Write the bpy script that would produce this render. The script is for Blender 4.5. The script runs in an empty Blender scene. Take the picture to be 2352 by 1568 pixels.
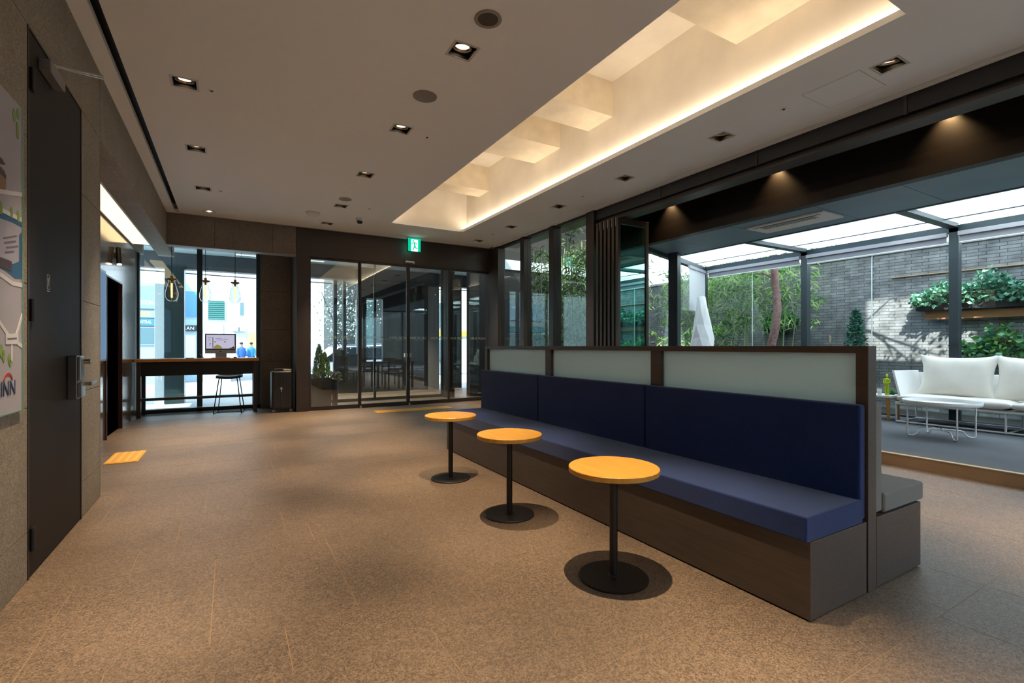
import bpy, math, random
import numpy as np
from mathutils import Vector, Matrix
R = math.radians
C = bpy.context.scene.collection
SC = bpy.context.scene

# ------------------------------------------------------------------ camera, sky, sun, exposure
cam_d = bpy.data.cameras.new('camera'); cam = bpy.data.objects.new('camera', cam_d); C.objects.link(cam)
cam_d.sensor_width = 36.0; cam_d.lens = 36.0 * 1110 / 2352; cam_d.shift_y = 11 / 2352
cam_d.clip_start = 0.05; cam_d.clip_end = 300
cam.location = (0, 0, 1.2); cam.rotation_euler = (R(90), 0, R(-30.2))
SC.camera = cam
SC.view_settings.view_transform = 'Standard'; SC.view_settings.look = 'None'
SC.view_settings.gamma = 1.0; SC.view_settings.use_curve_mapping = False
SC.view_settings.exposure = 0.52

SKY = 4.9
SUN = 11.0
SUN_DIR = Vector((0.62, 0.42, -0.80))
SPOT = 450.0
COVE = 9.0

w = bpy.data.worlds.new('sky'); SC.world = w; w.use_nodes = True
nt = w.node_tree; nt.nodes.clear()
def wn(t, **k):
    n = nt.nodes.new(t)
    for a, b in k.items(): setattr(n, a, b)
    return n
wo = wn('ShaderNodeOutputWorld'); bg = wn('ShaderNodeBackground'); tc = wn('ShaderNodeTexCoord')
sep = wn('ShaderNodeSeparateXYZ'); nt.links.new(tc.outputs['Generated'], sep.inputs[0])
ramp = wn('ShaderNodeValToRGB')
ramp.color_ramp.elements[0].position = 0.0; ramp.color_ramp.elements[0].color = (0.78, 0.86, 0.95, 1)
ramp.color_ramp.elements[1].position = 0.9; ramp.color_ramp.elements[1].color = (0.36, 0.56, 0.88, 1)
nt.links.new(sep.outputs['Z'], ramp.inputs[0])
noi = wn('ShaderNodeTexNoise'); noi.inputs['Scale'].default_value = 3.2; noi.inputs['Detail'].default_value = 6
nt.links.new(tc.outputs['Generated'], noi.inputs['Vector'])
cr = wn('ShaderNodeValToRGB'); cr.color_ramp.elements[0].position = 0.42; cr.color_ramp.elements[1].position = 0.62
nt.links.new(noi.outputs['Fac'], cr.inputs[0])
mx = wn('ShaderNodeMix', data_type='RGBA'); mx.inputs[7].default_value = (0.95, 0.96, 0.97, 1)
nt.links.new(cr.outputs[0], mx.inputs[0]); nt.links.new(ramp.outputs[0], mx.inputs[6])
nt.links.new(mx.outputs[2], bg.inputs['Color']); bg.inputs['Strength'].default_value = SKY
nt.links.new(bg.outputs[0], wo.inputs[0])

sd = bpy.data.lights.new('sun', 'SUN'); sun = bpy.data.objects.new('sun', sd); C.objects.link(sun)
sd.energy = SUN; sd.angle = R(0.53); sd.color = (1.0, 0.96, 0.9)
sun.rotation_euler = SUN_DIR.to_track_quat('-Z', 'Y').to_euler(); sun.location = (-8, -8, 14)

# ------------------------------------------------------------------ materials
def lin(h):
    if isinstance(h, str):
        h = [int(h[i:i + 2], 16) / 255 for i in (0, 2, 4)]
    return tuple((c / 12.92 if c <= 0.04045 else ((c + 0.055) / 1.055) ** 2.4) for c in h)
MATS = {}
def mat(name, col, rough=0.5, metal=0.0, spec=0.5, var=0.0, vscale=8.0, speck=0.0, sscale=250.0, bump=0.0, bscale=300.0,
        emit=0.0, ecol=None, sheen=0.0, coat=0.0, stretch=None, trans=0.0, srange=.2, sdetail=1, vor=()):
    if name in MATS: return MATS[name]
    m = bpy.data.materials.new(name); m.use_nodes = True; t = m.node_tree; n = t.nodes; L = t.links
    b = n['Principled BSDF']; c = lin(col)
    b.inputs['Base Color'].default_value = (*c, 1); b.inputs['Roughness'].default_value = rough
    b.inputs['Metallic'].default_value = metal; b.inputs['Specular IOR Level'].default_value = spec
    if sheen: b.inputs['Sheen Weight'].default_value = sheen; b.inputs['Sheen Roughness'].default_value = 0.5
    if coat: b.inputs['Coat Weight'].default_value = coat; b.inputs['Coat Roughness'].default_value = 0.03
    if emit:
        b.inputs['Emission Color'].default_value = (*(lin(ecol) if ecol else c), 1); b.inputs['Emission Strength'].default_value = emit
    co = n.new('ShaderNodeTexCoord'); vec = co.outputs['Object']
    if stretch:
        mp = n.new('ShaderNodeMapping'); mp.inputs['Scale'].default_value = stretch; L.new(vec, mp.inputs[0]); vec = mp.outputs[0]
    col_out = None
    def noisemix(scale, amt, detail, prev, w=.2):
        no = n.new('ShaderNodeTexNoise'); no.inputs['Scale'].default_value = scale; no.inputs['Detail'].default_value = detail
        L.new(vec, no.inputs['Vector'])
        mr = n.new('ShaderNodeMapRange'); mr.inputs[1].default_value = .5 - w; mr.inputs[2].default_value = .5 + w
        mr.inputs[3].default_value = 1 - amt; mr.inputs[4].default_value = 1 + amt; L.new(no.outputs['Fac'], mr.inputs[0])
        mu = n.new('ShaderNodeMix'); mu.data_type = 'RGBA'; mu.blend_type = 'MULTIPLY'; mu.inputs[0].default_value = 1
        if prev is None: mu.inputs[6].default_value = (*c, 1)
        else: L.new(prev, mu.inputs[6])
        L.new(mr.outputs[0], mu.inputs[7])
        return mu.outputs[2]
    if var: col_out = noisemix(vscale, var, 4, col_out)
    if speck: col_out = noisemix(sscale, speck, sdetail, col_out, srange)
    for vs, va in vor:      # crystal grains
        vo = n.new('ShaderNodeTexVoronoi'); vo.inputs['Scale'].default_value = vs; L.new(vec, vo.inputs['Vector'])
        sx = n.new('ShaderNodeSeparateColor'); L.new(vo.outputs['Color'], sx.inputs[0])
        mr = n.new('ShaderNodeMapRange'); mr.inputs[3].default_value = 1 - va; mr.inputs[4].default_value = 1 + va; L.new(sx.outputs[0], mr.inputs[0])
        mu = n.new('ShaderNodeMix'); mu.data_type = 'RGBA'; mu.blend_type = 'MULTIPLY'; mu.inputs[0].default_value = 1
        if col_out is None: mu.inputs[6].default_value = (*c, 1)
        else: L.new(col_out, mu.inputs[6])
        L.new(mr.outputs[0], mu.inputs[7]); col_out = mu.outputs[2]
    if col_out is not None: L.new(col_out, b.inputs['Base Color'])
    if bump:
        no = n.new('ShaderNodeTexNoise'); no.inputs['Scale'].default_value = bscale; no.inputs['Detail'].default_value = 2; L.new(vec, no.inputs['Vector'])
        bu = n.new('ShaderNodeBump'); bu.inputs['Strength'].default_value = bump; bu.inputs['Distance'].default_value = 0.002
        L.new(no.outputs['Fac'], bu.inputs['Height']); L.new(bu.outputs[0], b.inputs['Normal'])
    if trans:
        tr = n.new('ShaderNodeBsdfTranslucent'); tr.inputs['Color'].default_value = (*c, 1)
        ms = n.new('ShaderNodeMixShader'); ms.inputs[0].default_value = trans
        L.new(b.outputs[0], ms.inputs[1]); L.new(tr.outputs[0], ms.inputs[2]); L.new(ms.outputs[0], n['Material Output'].inputs[0])
    MATS[name] = m; return m

def glass(name, tint=(0.9, 0.95, 0.94), r0=0.05, scale=1.0, rough=0.0, gcol=(0.95, 0.97, 0.97)):
    """clear pane: mirror part rises towards grazing angles, the rest passes straight through"""
    if name in MATS: return MATS[name]
    m = bpy.data.materials.new(name); m.use_nodes = True; t = m.node_tree; n = t.nodes; L = t.links; n.clear()
    o = n.new('ShaderNodeOutputMaterial'); g = n.new('ShaderNodeNewGeometry')
    dp = n.new('ShaderNodeVectorMath'); dp.operation = 'DOT_PRODUCT'; L.new(g.outputs['Normal'], dp.inputs[0]); L.new(g.outputs['Incoming'], dp.inputs[1])
    def M(op, a, b=None):
        q = n.new('ShaderNodeMath'); q.operation = op
        for i, v in enumerate((a, b)):
            if v is None: continue
            if isinstance(v, (int, float)): q.inputs[i].default_value = v
            else: L.new(v, q.inputs[i])
        return q.outputs[0]
    a = M('ABSOLUTE', dp.outputs['Value']); p = M('POWER', M('SUBTRACT', 1.0, a), 4.0)
    f = M('MINIMUM', M('ADD', M('MULTIPLY', p, (0.9 - r0) * scale), r0), 0.95)
    tr = n.new('ShaderNodeBsdfTransparent'); tr.inputs[0].default_value = (*tint, 1)
    gl = n.new('ShaderNodeBsdfGlossy'); gl.inputs['Roughness'].default_value = rough; gl.inputs[0].default_value = (*gcol, 1)
    ms = n.new('ShaderNodeMixShader'); L.new(f, ms.inputs[0]); L.new(tr.outputs[0], ms.inputs[1]); L.new(gl.outputs[0], ms.inputs[2])
    L.new(ms.outputs[0], o.inputs[0]); MATS[name] = m; return m

def roofglass(name):
    m = bpy.data.materials.new(name); m.use_nodes = True; t = m.node_tree; n = t.nodes; L = t.links; n.clear()
    o = n.new('ShaderNodeOutputMaterial'); tr = n.new('ShaderNodeBsdfTransparent'); tr.inputs[0].default_value = (0.50, 0.57, 0.57, 1)
    tl = n.new('ShaderNodeBsdfTranslucent'); tl.inputs[0].default_value = (0.9, 0.95, 0.95, 1)
    ms = n.new('ShaderNodeMixShader'); ms.inputs[0].default_value = 0.5
    L.new(tr.outputs[0], ms.inputs[1]); L.new(tl.outputs[0], ms.inputs[2]); L.new(ms.outputs[0], o.inputs[0]); MATS[name] = m; return m

def emis(name, col, s):
    if name in MATS: return MATS[name]
    m = bpy.data.materials.new(name); m.use_nodes = True; t = m.node_tree; n = t.nodes; n.clear()
    o = n.new('ShaderNodeOutputMaterial'); e = n.new('ShaderNodeEmission'); e.inputs[0].default_value = (*lin(col), 1); e.inputs[1].default_value = s
    t.links.new(e.outputs[0], o.inputs[0]); MATS[name] = m; return m

def brickmat(name):
    m = bpy.data.materials.new(name); m.use_nodes = True; t = m.node_tree; n = t.nodes; L = t.links; b = n['Principled BSDF']
    co = n.new('ShaderNodeTexCoord'); sp = n.new('ShaderNodeSeparateXYZ'); cb = n.new('ShaderNodeCombineXYZ')
    L.new(co.outputs['Object'], sp.inputs[0]); L.new(sp.outputs['Y'], cb.inputs[0]); L.new(sp.outputs['Z'], cb.inputs[1])
    br = n.new('ShaderNodeTexBrick'); L.new(cb.outputs[0], br.inputs['Vector'])
    br.inputs['Color1'].default_value = (*lin('8c8e8e'), 1); br.inputs['Color2'].default_value = (*lin('75787a'), 1); br.inputs['Mortar'].default_value = (*lin('44484a'), 1)
    br.inputs['Scale'].default_value = 1; br.inputs['Brick Width'].default_value = 0.25; br.inputs['Row Height'].default_value = 0.056
    br.inputs['Mortar Size'].default_value = 0.004; br.inputs['Bias'].default_value = 0.0; br.offset = 0.37
    no = n.new('ShaderNodeTexNoise'); no.inputs['Scale'].default_value = 5; no.inputs['Detail'].default_value = 6; L.new(co.outputs['Object'], no.inputs['Vector'])
    mr = n.new('ShaderNodeMapRange'); mr.inputs[1].default_value = .3; mr.inputs[2].default_value = .7; mr.inputs[3].default_value = .7; mr.inputs[4].default_value = 1.35; L.new(no.outputs['Fac'], mr.inputs[0])
    mu = n.new('ShaderNodeMix'); mu.data_type = 'RGBA'; mu.blend_type = 'MULTIPLY'; mu.inputs[0].default_value = 1
    L.new(br.outputs['Color'], mu.inputs[6]); L.new(mr.outputs[0], mu.inputs[7]); L.new(mu.outputs[2], b.inputs['Base Color'])
    b.inputs['Roughness'].default_value = .85
    bu = n.new('ShaderNodeBump'); bu.inputs['Strength'].default_value = .9; bu.inputs['Distance'].default_value = .012; bu.invert = True
    L.new(br.outputs['Fac'], bu.inputs['Height']); L.new(bu.outputs[0], b.inputs['Normal']); MATS[name] = m; return m

STONE = mat('stone', '8a8072', .62, var=.10, vscale=3, vor=((210, .38), (80, .12)), bump=.25, bscale=320)
STONE2 = mat('stone_dark', '766b60', .6, var=.12, vscale=2.5, vor=((210, .38), (80, .12)), bump=.2, bscale=320)
TILE = mat('floor_granite', '6f5d4b', .5, var=.10, vscale=2.0, vor=((185, .45), (75, .16)), bump=.0, bscale=300)
GROUT = mat('grout', '96795a', .8)
CEIL = mat('ceiling_paint', 'eceff2', .9)
WELL = mat('well_plaster', 'f3ede2', .85, var=.05, vscale=3)
BEAMC = mat('well_beam', 'e8dcc6', .85, var=.1, vscale=4)
BLACK = mat('black', '0b0b0c', .5)
DMETAL = mat('dark_metal', '4a423d', .38, metal=.55, var=.05, vscale=3)
DMETAL2 = mat('dark_bronze', '3a312c', .4, metal=.3)
TRACK = mat('track_metal', '37383b', .45, metal=.4)
DOORM = mat('door_paint', '1f1917', .6, spec=.3, var=.06, vscale=3)
SLOT_SHADE = mat('slot_shade_black', '14100e', .5)  # black of the ceiling slot, also shade coloured onto the fascia top
BROWN = mat('fascia_brown', '241c19', .5, var=.08, vscale=2)
FRAME = mat('conservatory_frame', '353f44', .45, metal=.3)
PANEL = mat('soffit_panel', '788e9c', .55, var=.05, vscale=2)
CHROME = mat('brushed_steel', 'b8b4ae', .28, metal=1.0)
DARKWOOD = mat('dark_wood', '4a3e36', .45, var=.16, vscale=5, stretch=(6, 1, 12), bump=.15, bscale=120)
GREYWOOD = mat('dark_wood_end', '51494a', .45, var=.14, vscale=4, stretch=(1, 1, 1))
NAVY = mat('navy_fabric', '1b3062', .9, spec=.15, sheen=.25, speck=.3, sscale=330, var=.07, vscale=5, bump=.5, bscale=500)
GREYF = mat('grey_fabric', '7d7a76', .92, spec=.15, sheen=.2, speck=.18, sscale=420, bump=.5, bscale=500)
OAK = mat('honey_oak', 'cd943a', .38, var=.12, vscale=3, stretch=(14, 1.5, 1))
OAK2 = mat('desk_oak', 'c0813f', .42, var=.12, vscale=3, stretch=(2, 14, 1))
TABLEM = mat('table_metal', '33302e', .45, metal=.6)
FROST = mat('frosted_glass', 'dfeae6', .45, spec=.5, coat=.7, trans=.7)
GLASS = glass('clear_glass', (.93, .965, .96), .035)
DGLASS = glass('door_glass', (.82, .87, .87), .125, 1.0)
WGLASS = glass('window_glass', (.74, .83, .85), .07)
GGLASS = glass('green_glass', (.42, .74, .66), .5, gcol=(.5, 1.0, .9))
LGLASS = glass('lamp_glass', (.90, .89, .87), .08)
POLISH = mat('polished_panel', '96806a', .13, metal=.6)
WHITE = mat('white_paint', 'e6e4df', .6)
WMETAL = mat('white_metal', 'e9e9e7', .4)
CREAM = mat('cream_fabric', 'e6e0d6', .9, sheen=.2, var=.04, vscale=6, bump=.4, bscale=350)
CARPET = mat('carpet', '5c5d60', .95, speck=.25, sscale=300, var=.06, vscale=4, bump=.6, bscale=400)
STEP = mat('step_stone', 'a08262', .6, var=.08, vscale=3)
BRICK = brickmat('garden_brick')
ROOFG = roofglass('roof_glass')
BLIND = mat('blind_fabric', 'e8e8ea', .9, trans=.45)
SOIL = mat('soil', '2e2a24', .95, var=.3, vscale=20)
CONC = mat('outdoor_paving', 'a8a8a6', .8, var=.08, vscale=1.5)
ASPH = mat('asphalt', '8a8c90', .9, var=.06, vscale=1)
YEL = mat('tactile_yellow', 'd9a03a', .6)
SCREEN_BEZEL = mat('bezel', '0c0c10', .25)
PLASTER = mat('white_plaster', 'd9d8d4', .8)
LINEL = mat('ceiling_line', 'a89f96', .9)

# ------------------------------------------------------------------ mesh builder
class MB:
    def __init__(s): s.v = []; s.f = []; s.m = []; s.s = []
    def add(s, vs, fs, m=0, sm=False):
        o = len(s.v); s.v += [tuple(v) for v in vs]
        for f in fs: s.f.append([i + o for i in f]); s.m.append(m); s.s.append(sm)
        return s
    def box(s, x0, x1, y0, y1, z0, z1, m=0, M=None):
        vs = [(x, y, z) for z in (z0, z1) for y in (y0, y1) for x in (x0, x1)]
        if M is not None: vs = [M @ Vector(v) for v in vs]
        return s.add(vs, [(0, 2, 3, 1), (4, 5, 7, 6), (0, 1, 5, 4), (2, 6, 7, 3), (0, 4, 6, 2), (1, 3, 7, 5)], m)
    def cyl(s, p0, p1, r, r2=None, n=16, m=0, caps=True, sm=True):
        r2 = r if r2 is None else r2; p0 = Vector(p0); p1 = Vector(p1); d = (p1 - p0).normalized()
        a = d.orthogonal().normalized(); b = d.cross(a); vs = []
        for p, q in ((p0, r), (p1, r2)):
            for i in range(n):
                t = 2 * math.pi * i / n; vs.append(p + q * (math.cos(t) * a + math.sin(t) * b))
        s.add(vs, [(i, (i + 1) % n, n + (i + 1) % n, n + i) for i in range(n)], m, sm)
        if caps:
            s.add(vs[:n], [list(range(n - 1, -1, -1))], m); s.add(vs[n:], [list(range(n))], m)
        return s
    def tube(s, pts, r, n=8, m=0, closed=False, sm=True):
        P = [Vector(p) for p in pts]; k = len(P); rs = r if isinstance(r, (list, tuple)) else [r] * k
        T = []
        for i in range(k):
            a = P[i - 1] if (i or closed) else P[i]; b = P[(i + 1) % k] if (i < k - 1 or closed) else P[i]
            T.append((b - a).normalized())
        u = T[0].orthogonal().normalized(); vs = []
        for i in range(k):
            u = (u - T[i] * u.dot(T[i])); u = u.normalized() if u.length > 1e-6 else T[i].orthogonal().normalized()
            v = T[i].cross(u)
            for j in range(n):
                t = 2 * math.pi * j / n; vs.append(P[i] + rs[i] * (math.cos(t) * u + math.sin(t) * v))
        fs = []
        for i in range(k if closed else k - 1):
            q = (i + 1) % k
            for j in range(n): fs.append((i * n + j, i * n + (j + 1) % n, q * n + (j + 1) % n, q * n + j))
        s.add(vs, fs, m, sm)
        if not closed: s.add(vs[:n], [list(range(n - 1, -1, -1))], m); s.add(vs[-n:], [list(range(n))], m)
        return s
    def lathe(s, prof, n=32, c=(0, 0, 0), m=0, sm=True, cap0=False, cap1=False):
        vs = []
        for r, z in prof:
            for j in range(n):
                t = 2 * math.pi * j / n; vs.append((c[0] + r * math.cos(t), c[1] + r * math.sin(t), c[2] + z))
        fs = [(i * n + j, i * n + (j + 1) % n, (i + 1) * n + (j + 1) % n, (i + 1) * n + j) for i in range(len(prof) - 1) for j in range(n)]
        s.add(vs, fs, m, sm)
        if cap0: s.add(vs[:n], [list(range(n - 1, -1, -1))], m)
        if cap1: s.add(vs[-n:], [list(range(n))], m)
        return s
    def prism(s, poly, ax, a0, a1, m=0):
        """poly in the two other axes (cyclic order), pushed along axis ax"""
        def P(u, v, t): return {'x': (t, u, v), 'y': (u, t, v), 'z': (u, v, t)}[ax]
        k = len(poly); vs = [P(u, v, a0) for u, v in poly] + [P(u, v, a1) for u, v in poly]
        fs = [list(range(k))[::-1], list(range(k, 2 * k))] + [(i, (i + 1) % k, k + (i + 1) % k, k + i) for i in range(k)]
        return s.add(vs, fs, m)
    def sphere(s, c, r, n=16, k=10, m=0, sc=(1, 1, 1)):
        vs = []
        for i in range(1, k):
            t = math.pi * i / k
            for j in range(n):
                p = 2 * math.pi * j / n; vs.append((c[0] + sc[0] * r * math.sin(t) * math.cos(p), c[1] + sc[1] * r * math.sin(t) * math.sin(p), c[2] + sc[2] * r * math.cos(t)))
        fs = [(i * n + j, (i + 1) * n + j, (i + 1) * n + (j + 1) % n, i * n + (j + 1) % n) for i in range(k - 2) for j in range(n)]
        o = len(vs); vs += [(c[0], c[1], c[2] + r * sc[2]), (c[0], c[1], c[2] - r * sc[2])]
        fs += [(o, j, (j + 1) % n) for j in range(n)] + [(o + 1, (k - 2) * n + (j + 1) % n, (k - 2) * n + j) for j in range(n)]
        return s.add(vs, fs, m, True)
    def build(s, name, mats, parent=None, loc=(0, 0, 0), bevel=0.0, seg=2, rot=0.0, fix=True):
        me = bpy.data.meshes.new(name); me.from_pydata(s.v, [], s.f)
        mats = mats if isinstance(mats, (list, tuple)) else [mats]
        for q in mats: me.materials.append(q)
        me.polygons.foreach_set('material_index', s.m); me.polygons.foreach_set('use_smooth', s.s)
        if fix:
            import bmesh
            bm = bmesh.new(); bm.from_mesh(me); bmesh.ops.recalc_face_normals(bm, faces=bm.faces); bm.to_mesh(me); bm.free()
        me.update()
        o = bpy.data.objects.new(name, me); C.objects.link(o); o.location = loc; o.rotation_euler = (0, 0, rot)
        if parent is not None: o.parent = parent
        if bevel:
            b = o.modifiers.new('bevel', 'BEVEL'); b.width = bevel; b.segments = seg; b.limit_method = 'ANGLE'; b.angle_limit = R(40)
        return o
def tag(o, label=None, cat=None, group=None, kind=None):
    if label: o['label'] = label
    if cat: o['category'] = cat
    if group: o['group'] = group
    if kind: o['kind'] = kind
    return o
def thing(name, label, cat, loc=(0, 0, 0), rot=0.0, group=None, kind=None):
    o = bpy.data.objects.new(name, None); C.objects.link(o); o.location = loc; o.rotation_euler = (0, 0, rot); o.empty_display_size = .1
    return tag(o, label, cat, group, kind)
def dup(root, loc, label=None, rot=None):
    r = root.copy(); C.objects.link(r); r.location = loc
    if rot is not None: r.rotation_euler = (0, 0, rot)
    if label: r['label'] = label
    for ch in list(root.children):
        c = ch.copy(); C.objects.link(c); c.parent = r
        for g in ch.children:
            d = g.copy(); C.objects.link(d); d.parent = c
    return r
def struct(mb, name, m, label, cat, bevel=0.0, **k): return tag(mb.build(name, m, bevel=bevel, **k), label, cat, kind='structure')
def text(name, s, size, m, parent, loc, rot, ext=0.0008, align='CENTER', sx=1.0):
    cu = bpy.data.curves.new(name, 'FONT'); cu.body = s; cu.size = size; cu.extrude = ext; cu.align_x = align; cu.align_y = 'CENTER'
    t = bpy.data.objects.new('tmp', cu); C.objects.link(t); bpy.context.view_layer.update()
    me = bpy.data.meshes.new_from_object(t.evaluated_get(bpy.context.evaluated_depsgraph_get())); bpy.data.objects.remove(t)
    me.materials.clear(); me.materials.append(m)
    o = bpy.data.objects.new(name, me); C.objects.link(o); o.location = loc; o.rotation_euler = rot; o.scale = (sx, 1, 1); o.parent = parent
    return o

# ------------------------------------------------------------------ floor, step, ground
rng = random.Random(5)
mb = MB(); mb.box(-2.2, 5.83, -3.6, 10.9, -.12, -.0007, 1)
rows = [-3.6, -2.7, -2.1, -1.2, -.3, .3, .9, 1.4, 1.95, 2.28, 3.2, 3.5, 4.1, 5.0, 5.3, 5.9, 6.8, 7.1, 7.7, 8.6, 8.9, 9.6, 10.2, 10.9]
fixed = {(1.95, 2.28): [.2, 1.027], (2.28, 3.2): [-.073, .51, 1.1], (1.4, 1.95): [.735, 1.66], (3.2, 3.5): [-.46, .45]}
g = .0017
for a, b in zip(rows, rows[1:]):
    js = fixed.get((a, b))
    if js is None:
        js = []; x = -2.2 + rng.uniform(.2, .9)
        while x < 2.2: js.append(x); x += rng.choice([.6, .9])
    js = list(js)
    while js[0] > -1.4: js.insert(0, js[0] - .6)
    x = js[-1]
    for t in ((3.27, 4.19, 5.11) if a < 2 else (3.0, 3.6, 4.5, 5.1)):
        while t - x > 1.0: x += .6; js.append(x)
        if t - x > .3: js.append(t); x = t
    js = [-2.2] + [j for j in js if -2.0 < j < 5.6] + [5.83]
    for c, d in zip(js, js[1:]): mb.box(c + g, d - g, a + g, b - g, -.01, 0.0, 0)
struct(mb, 'floor', [TILE, GROUT], 'grey brown granite tile floor of the lobby with thin tan joints', 'floor')

mb = MB(); mb.box(5.85, 9.1, -3.5, 7.4, -.1, .113)
struct(mb, 'floor_platform', CARPET, 'raised dark grey carpet floor of the glass sunroom', 'floor')
mb = MB(); mb.box(5.80, 5.85, -3.5, 6.1, 0, .112); mb.box(5.795, 5.852, -3.5, 6.1, .109, .116, 1)
struct(mb, 'trim_1', [STEP, mat('step_edge', 'c9b18e', .5)], 'tan stone step riser along the edge of the raised sunroom floor', 'step')

mb = MB(); mb.box(-12, 20, 10.9, 19.29, -.3, -.02); mb.box(1.25, 6.0, 10.9, 12.76, -.02, -.004, 1)
struct(mb, 'ground_pavement', [CONC, TILE], 'pale grey paving outside the entrance doors', 'pavement')
mb = MB(); mb.box(-60, 60, 19.5, 60, -.6, -.32)
struct(mb, 'road', ASPH, 'grey street surface beyond the pavement', 'road')
mb = MB(); mb.box(9.1, 10.7, -6, 16, -.1, .05); mb.box(5.2, 9.1, 7.45, 10.9, -.1, .05)
struct(mb, 'ground_garden', SOIL, 'dark planting bed between the sunroom glass and the brick wall', 'ground')

# ------------------------------------------------------------------ ceiling with light well
Z = 3.38
mb = MB()
HOLES = {-.33: (4.83, 6.37, 7.92, 3.3, 1.7, .2), 1.48: (3.27, 4.76, 6.25, 7.83, 9.07, 1.77, .27, -1.3), 4.42: (1.77, 3.25, 4.68, 6.15, 7.64, 8.98, .25)}
def strip(x0, x1, hx, y0=-3.6, y1=9.6):
    h = .0855; mb.box(x0, hx - h, y0, y1, Z, Z + .05); mb.box(hx + h, x1, y0, y1, Z, Z + .05); y = y0
    for c in sorted(HOLES[hx]): mb.box(hx - h, hx + h, y, c - h, Z, Z + .05); y = c + h
    mb.box(hx - h, hx + h, y, y1, Z, Z + .05)
strip(-.72, .6, -.33); strip(.6, 2.45, 1.48); strip(3.83, 4.96, 4.42)
mb.box(-.92, -.785, -3.6, 9.6, Z, Z + .05)
mb.box(-.785, -.72, 9.52, 9.6, Z, Z + .05)
mb.box(2.45, 3.83, -3.6, 1.44, Z, Z + .05); mb.box(2.45, 3.83, 8.45, 9.6, Z, Z + .05)
mb.box(4.96, 4.985, -3.6, 9.36, Z + .03, Z + .05)
mb.box(4.985, 5.04, -3.6, 9.38, Z - .012, Z + .05)
mb.box(-1.7, 2.3, -3.6, 9.6, Z + .16, Z + .3, 1); mb.box(3.98, 5.04, -3.6, 9.6, Z + .16, Z + .3, 1)
mb.box(-.72, 5.0, 9.56, 9.585, Z - .006, Z, 2)
for x in (-.74, -.725): mb.box(x - .003, x + .003, -3.6, 9.52, Z + .055, Z + .1, 1)
struct(mb, 'ceiling', [CEIL, BLACK, LINEL], 'white plaster lobby ceiling with a long lit well and a black slot', 'ceiling')
mb = MB()   # walls of the well
mb.box(2.30, 2.37, 1.36, 8.52, Z + .05, 4.33); mb.box(3.91, 3.98, 1.36, 8.52, Z + .051, 4.33)
mb.box(2.37, 3.91, 1.36, 1.44, Z + .05, 4.33); mb.box(2.37, 3.91, 8.45, 8.52, Z + .05, 4.33)
mb.box(2.30, 3.98, 1.36, 8.52, 4.33, 4.40)
struct(mb, 'ceiling_well', WELL, 'cream lined recess of the long ceiling light well', 'ceiling')
mb = MB()
for a, b, z in ((1.9, 2.73, 3.90), (4.35, 4.80, 3.92), (5.40, 6.05, 3.92), (7.52, 7.92, 3.92)): mb.box(2.37, 3.91, a, b, z, 4.33)
struct(mb, 'beam_well', BEAMC, 'cream concrete cross beams up inside the ceiling light well', 'beam')
t = thing('cove_light', 'warm strip light glowing along the edge of the long ceiling well', 'cove light', (0, 0, 0))
mb2 = MB(); mb2.box(3.85, 3.9, 1.5, 8.4, Z + .052, Z + .07); mb2.build('light_strip', emis('cove_emit', 'ffe8cb', COVE), t)
mb2 = MB(); mb2.box(2.39, 2.42, 1.5, 8.4, Z + .052, Z + .07); mb2.build('light_strip', emis('cove_emit', 'ffe8cb', COVE), t)
mb = MB(); mb.box(-4.2, 5.2, -5, 10.95, 4.45, 4.7)
mb.box(5.2, 5.98, -3.6, 10.0, 3.55, 3.75)
struct(mb, 'roof', BLACK, 'dark flat roof slab over the lobby', 'roof')

# access hatch line, sprinkler dots
for i, (x0, x1, y0, y1, lab) in enumerate([(4.29, 4.73, 1.92, 2.36, 'square ceiling access panel with a thin outline beside the nearest right-hand downlight')]):
    mb = MB(); q = .004
    mb.box(x0, x1, y0, y1, Z - .0015, Z + .01, 0)
    for a in ((x0 - q, x1 + q, y0 - q, y0), (x0 - q, x1 + q, y1, y1 + q), (x0 - q, x0, y0, y1), (x1, x1 + q, y0, y1)): mb.box(*a, Z - .0008, Z + .01, 1)
    tag(mb.build('access_panel', [CEIL, LINEL]), lab, 'ceiling panel')
dots = [(-.14, 4.85, 'tiny sprinkler cap on the ceiling beside the nearest left downlight'),
        (1.77, 4.80, 'tiny sprinkler cap on the ceiling just right of a middle row downlight'),
        (4.39, 2.58, 'small round sprinkler cap on the ceiling near the square access panel'),
        (-.12, 7.92, 'tiny sprinkler cap beside the third downlight along the stone wall'),
        (1.90, 7.75, 'tiny sprinkler cap on the ceiling above the dome camera'),
        (4.42, 5.55, 'tiny sprinkler cap between two downlights of the right-hand row'),
        (4.40, 8.3, 'tiny sprinkler cap near the far end of the right-hand downlight row')]
for x, y, lab in dots:
    t = thing('sprinkler', lab, 'sprinkler', (x, y, Z), group='ceiling sprinkler caps')
    MB().lathe([(.0, -.004), (.03, -.004), (.032, 0)], 20).build('cover_plate', CEIL, t)
    MB().cyl((0, 0, -.008), (0, 0, -.003), .012, n=12).build('nozzle', BLACK, t)

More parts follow.
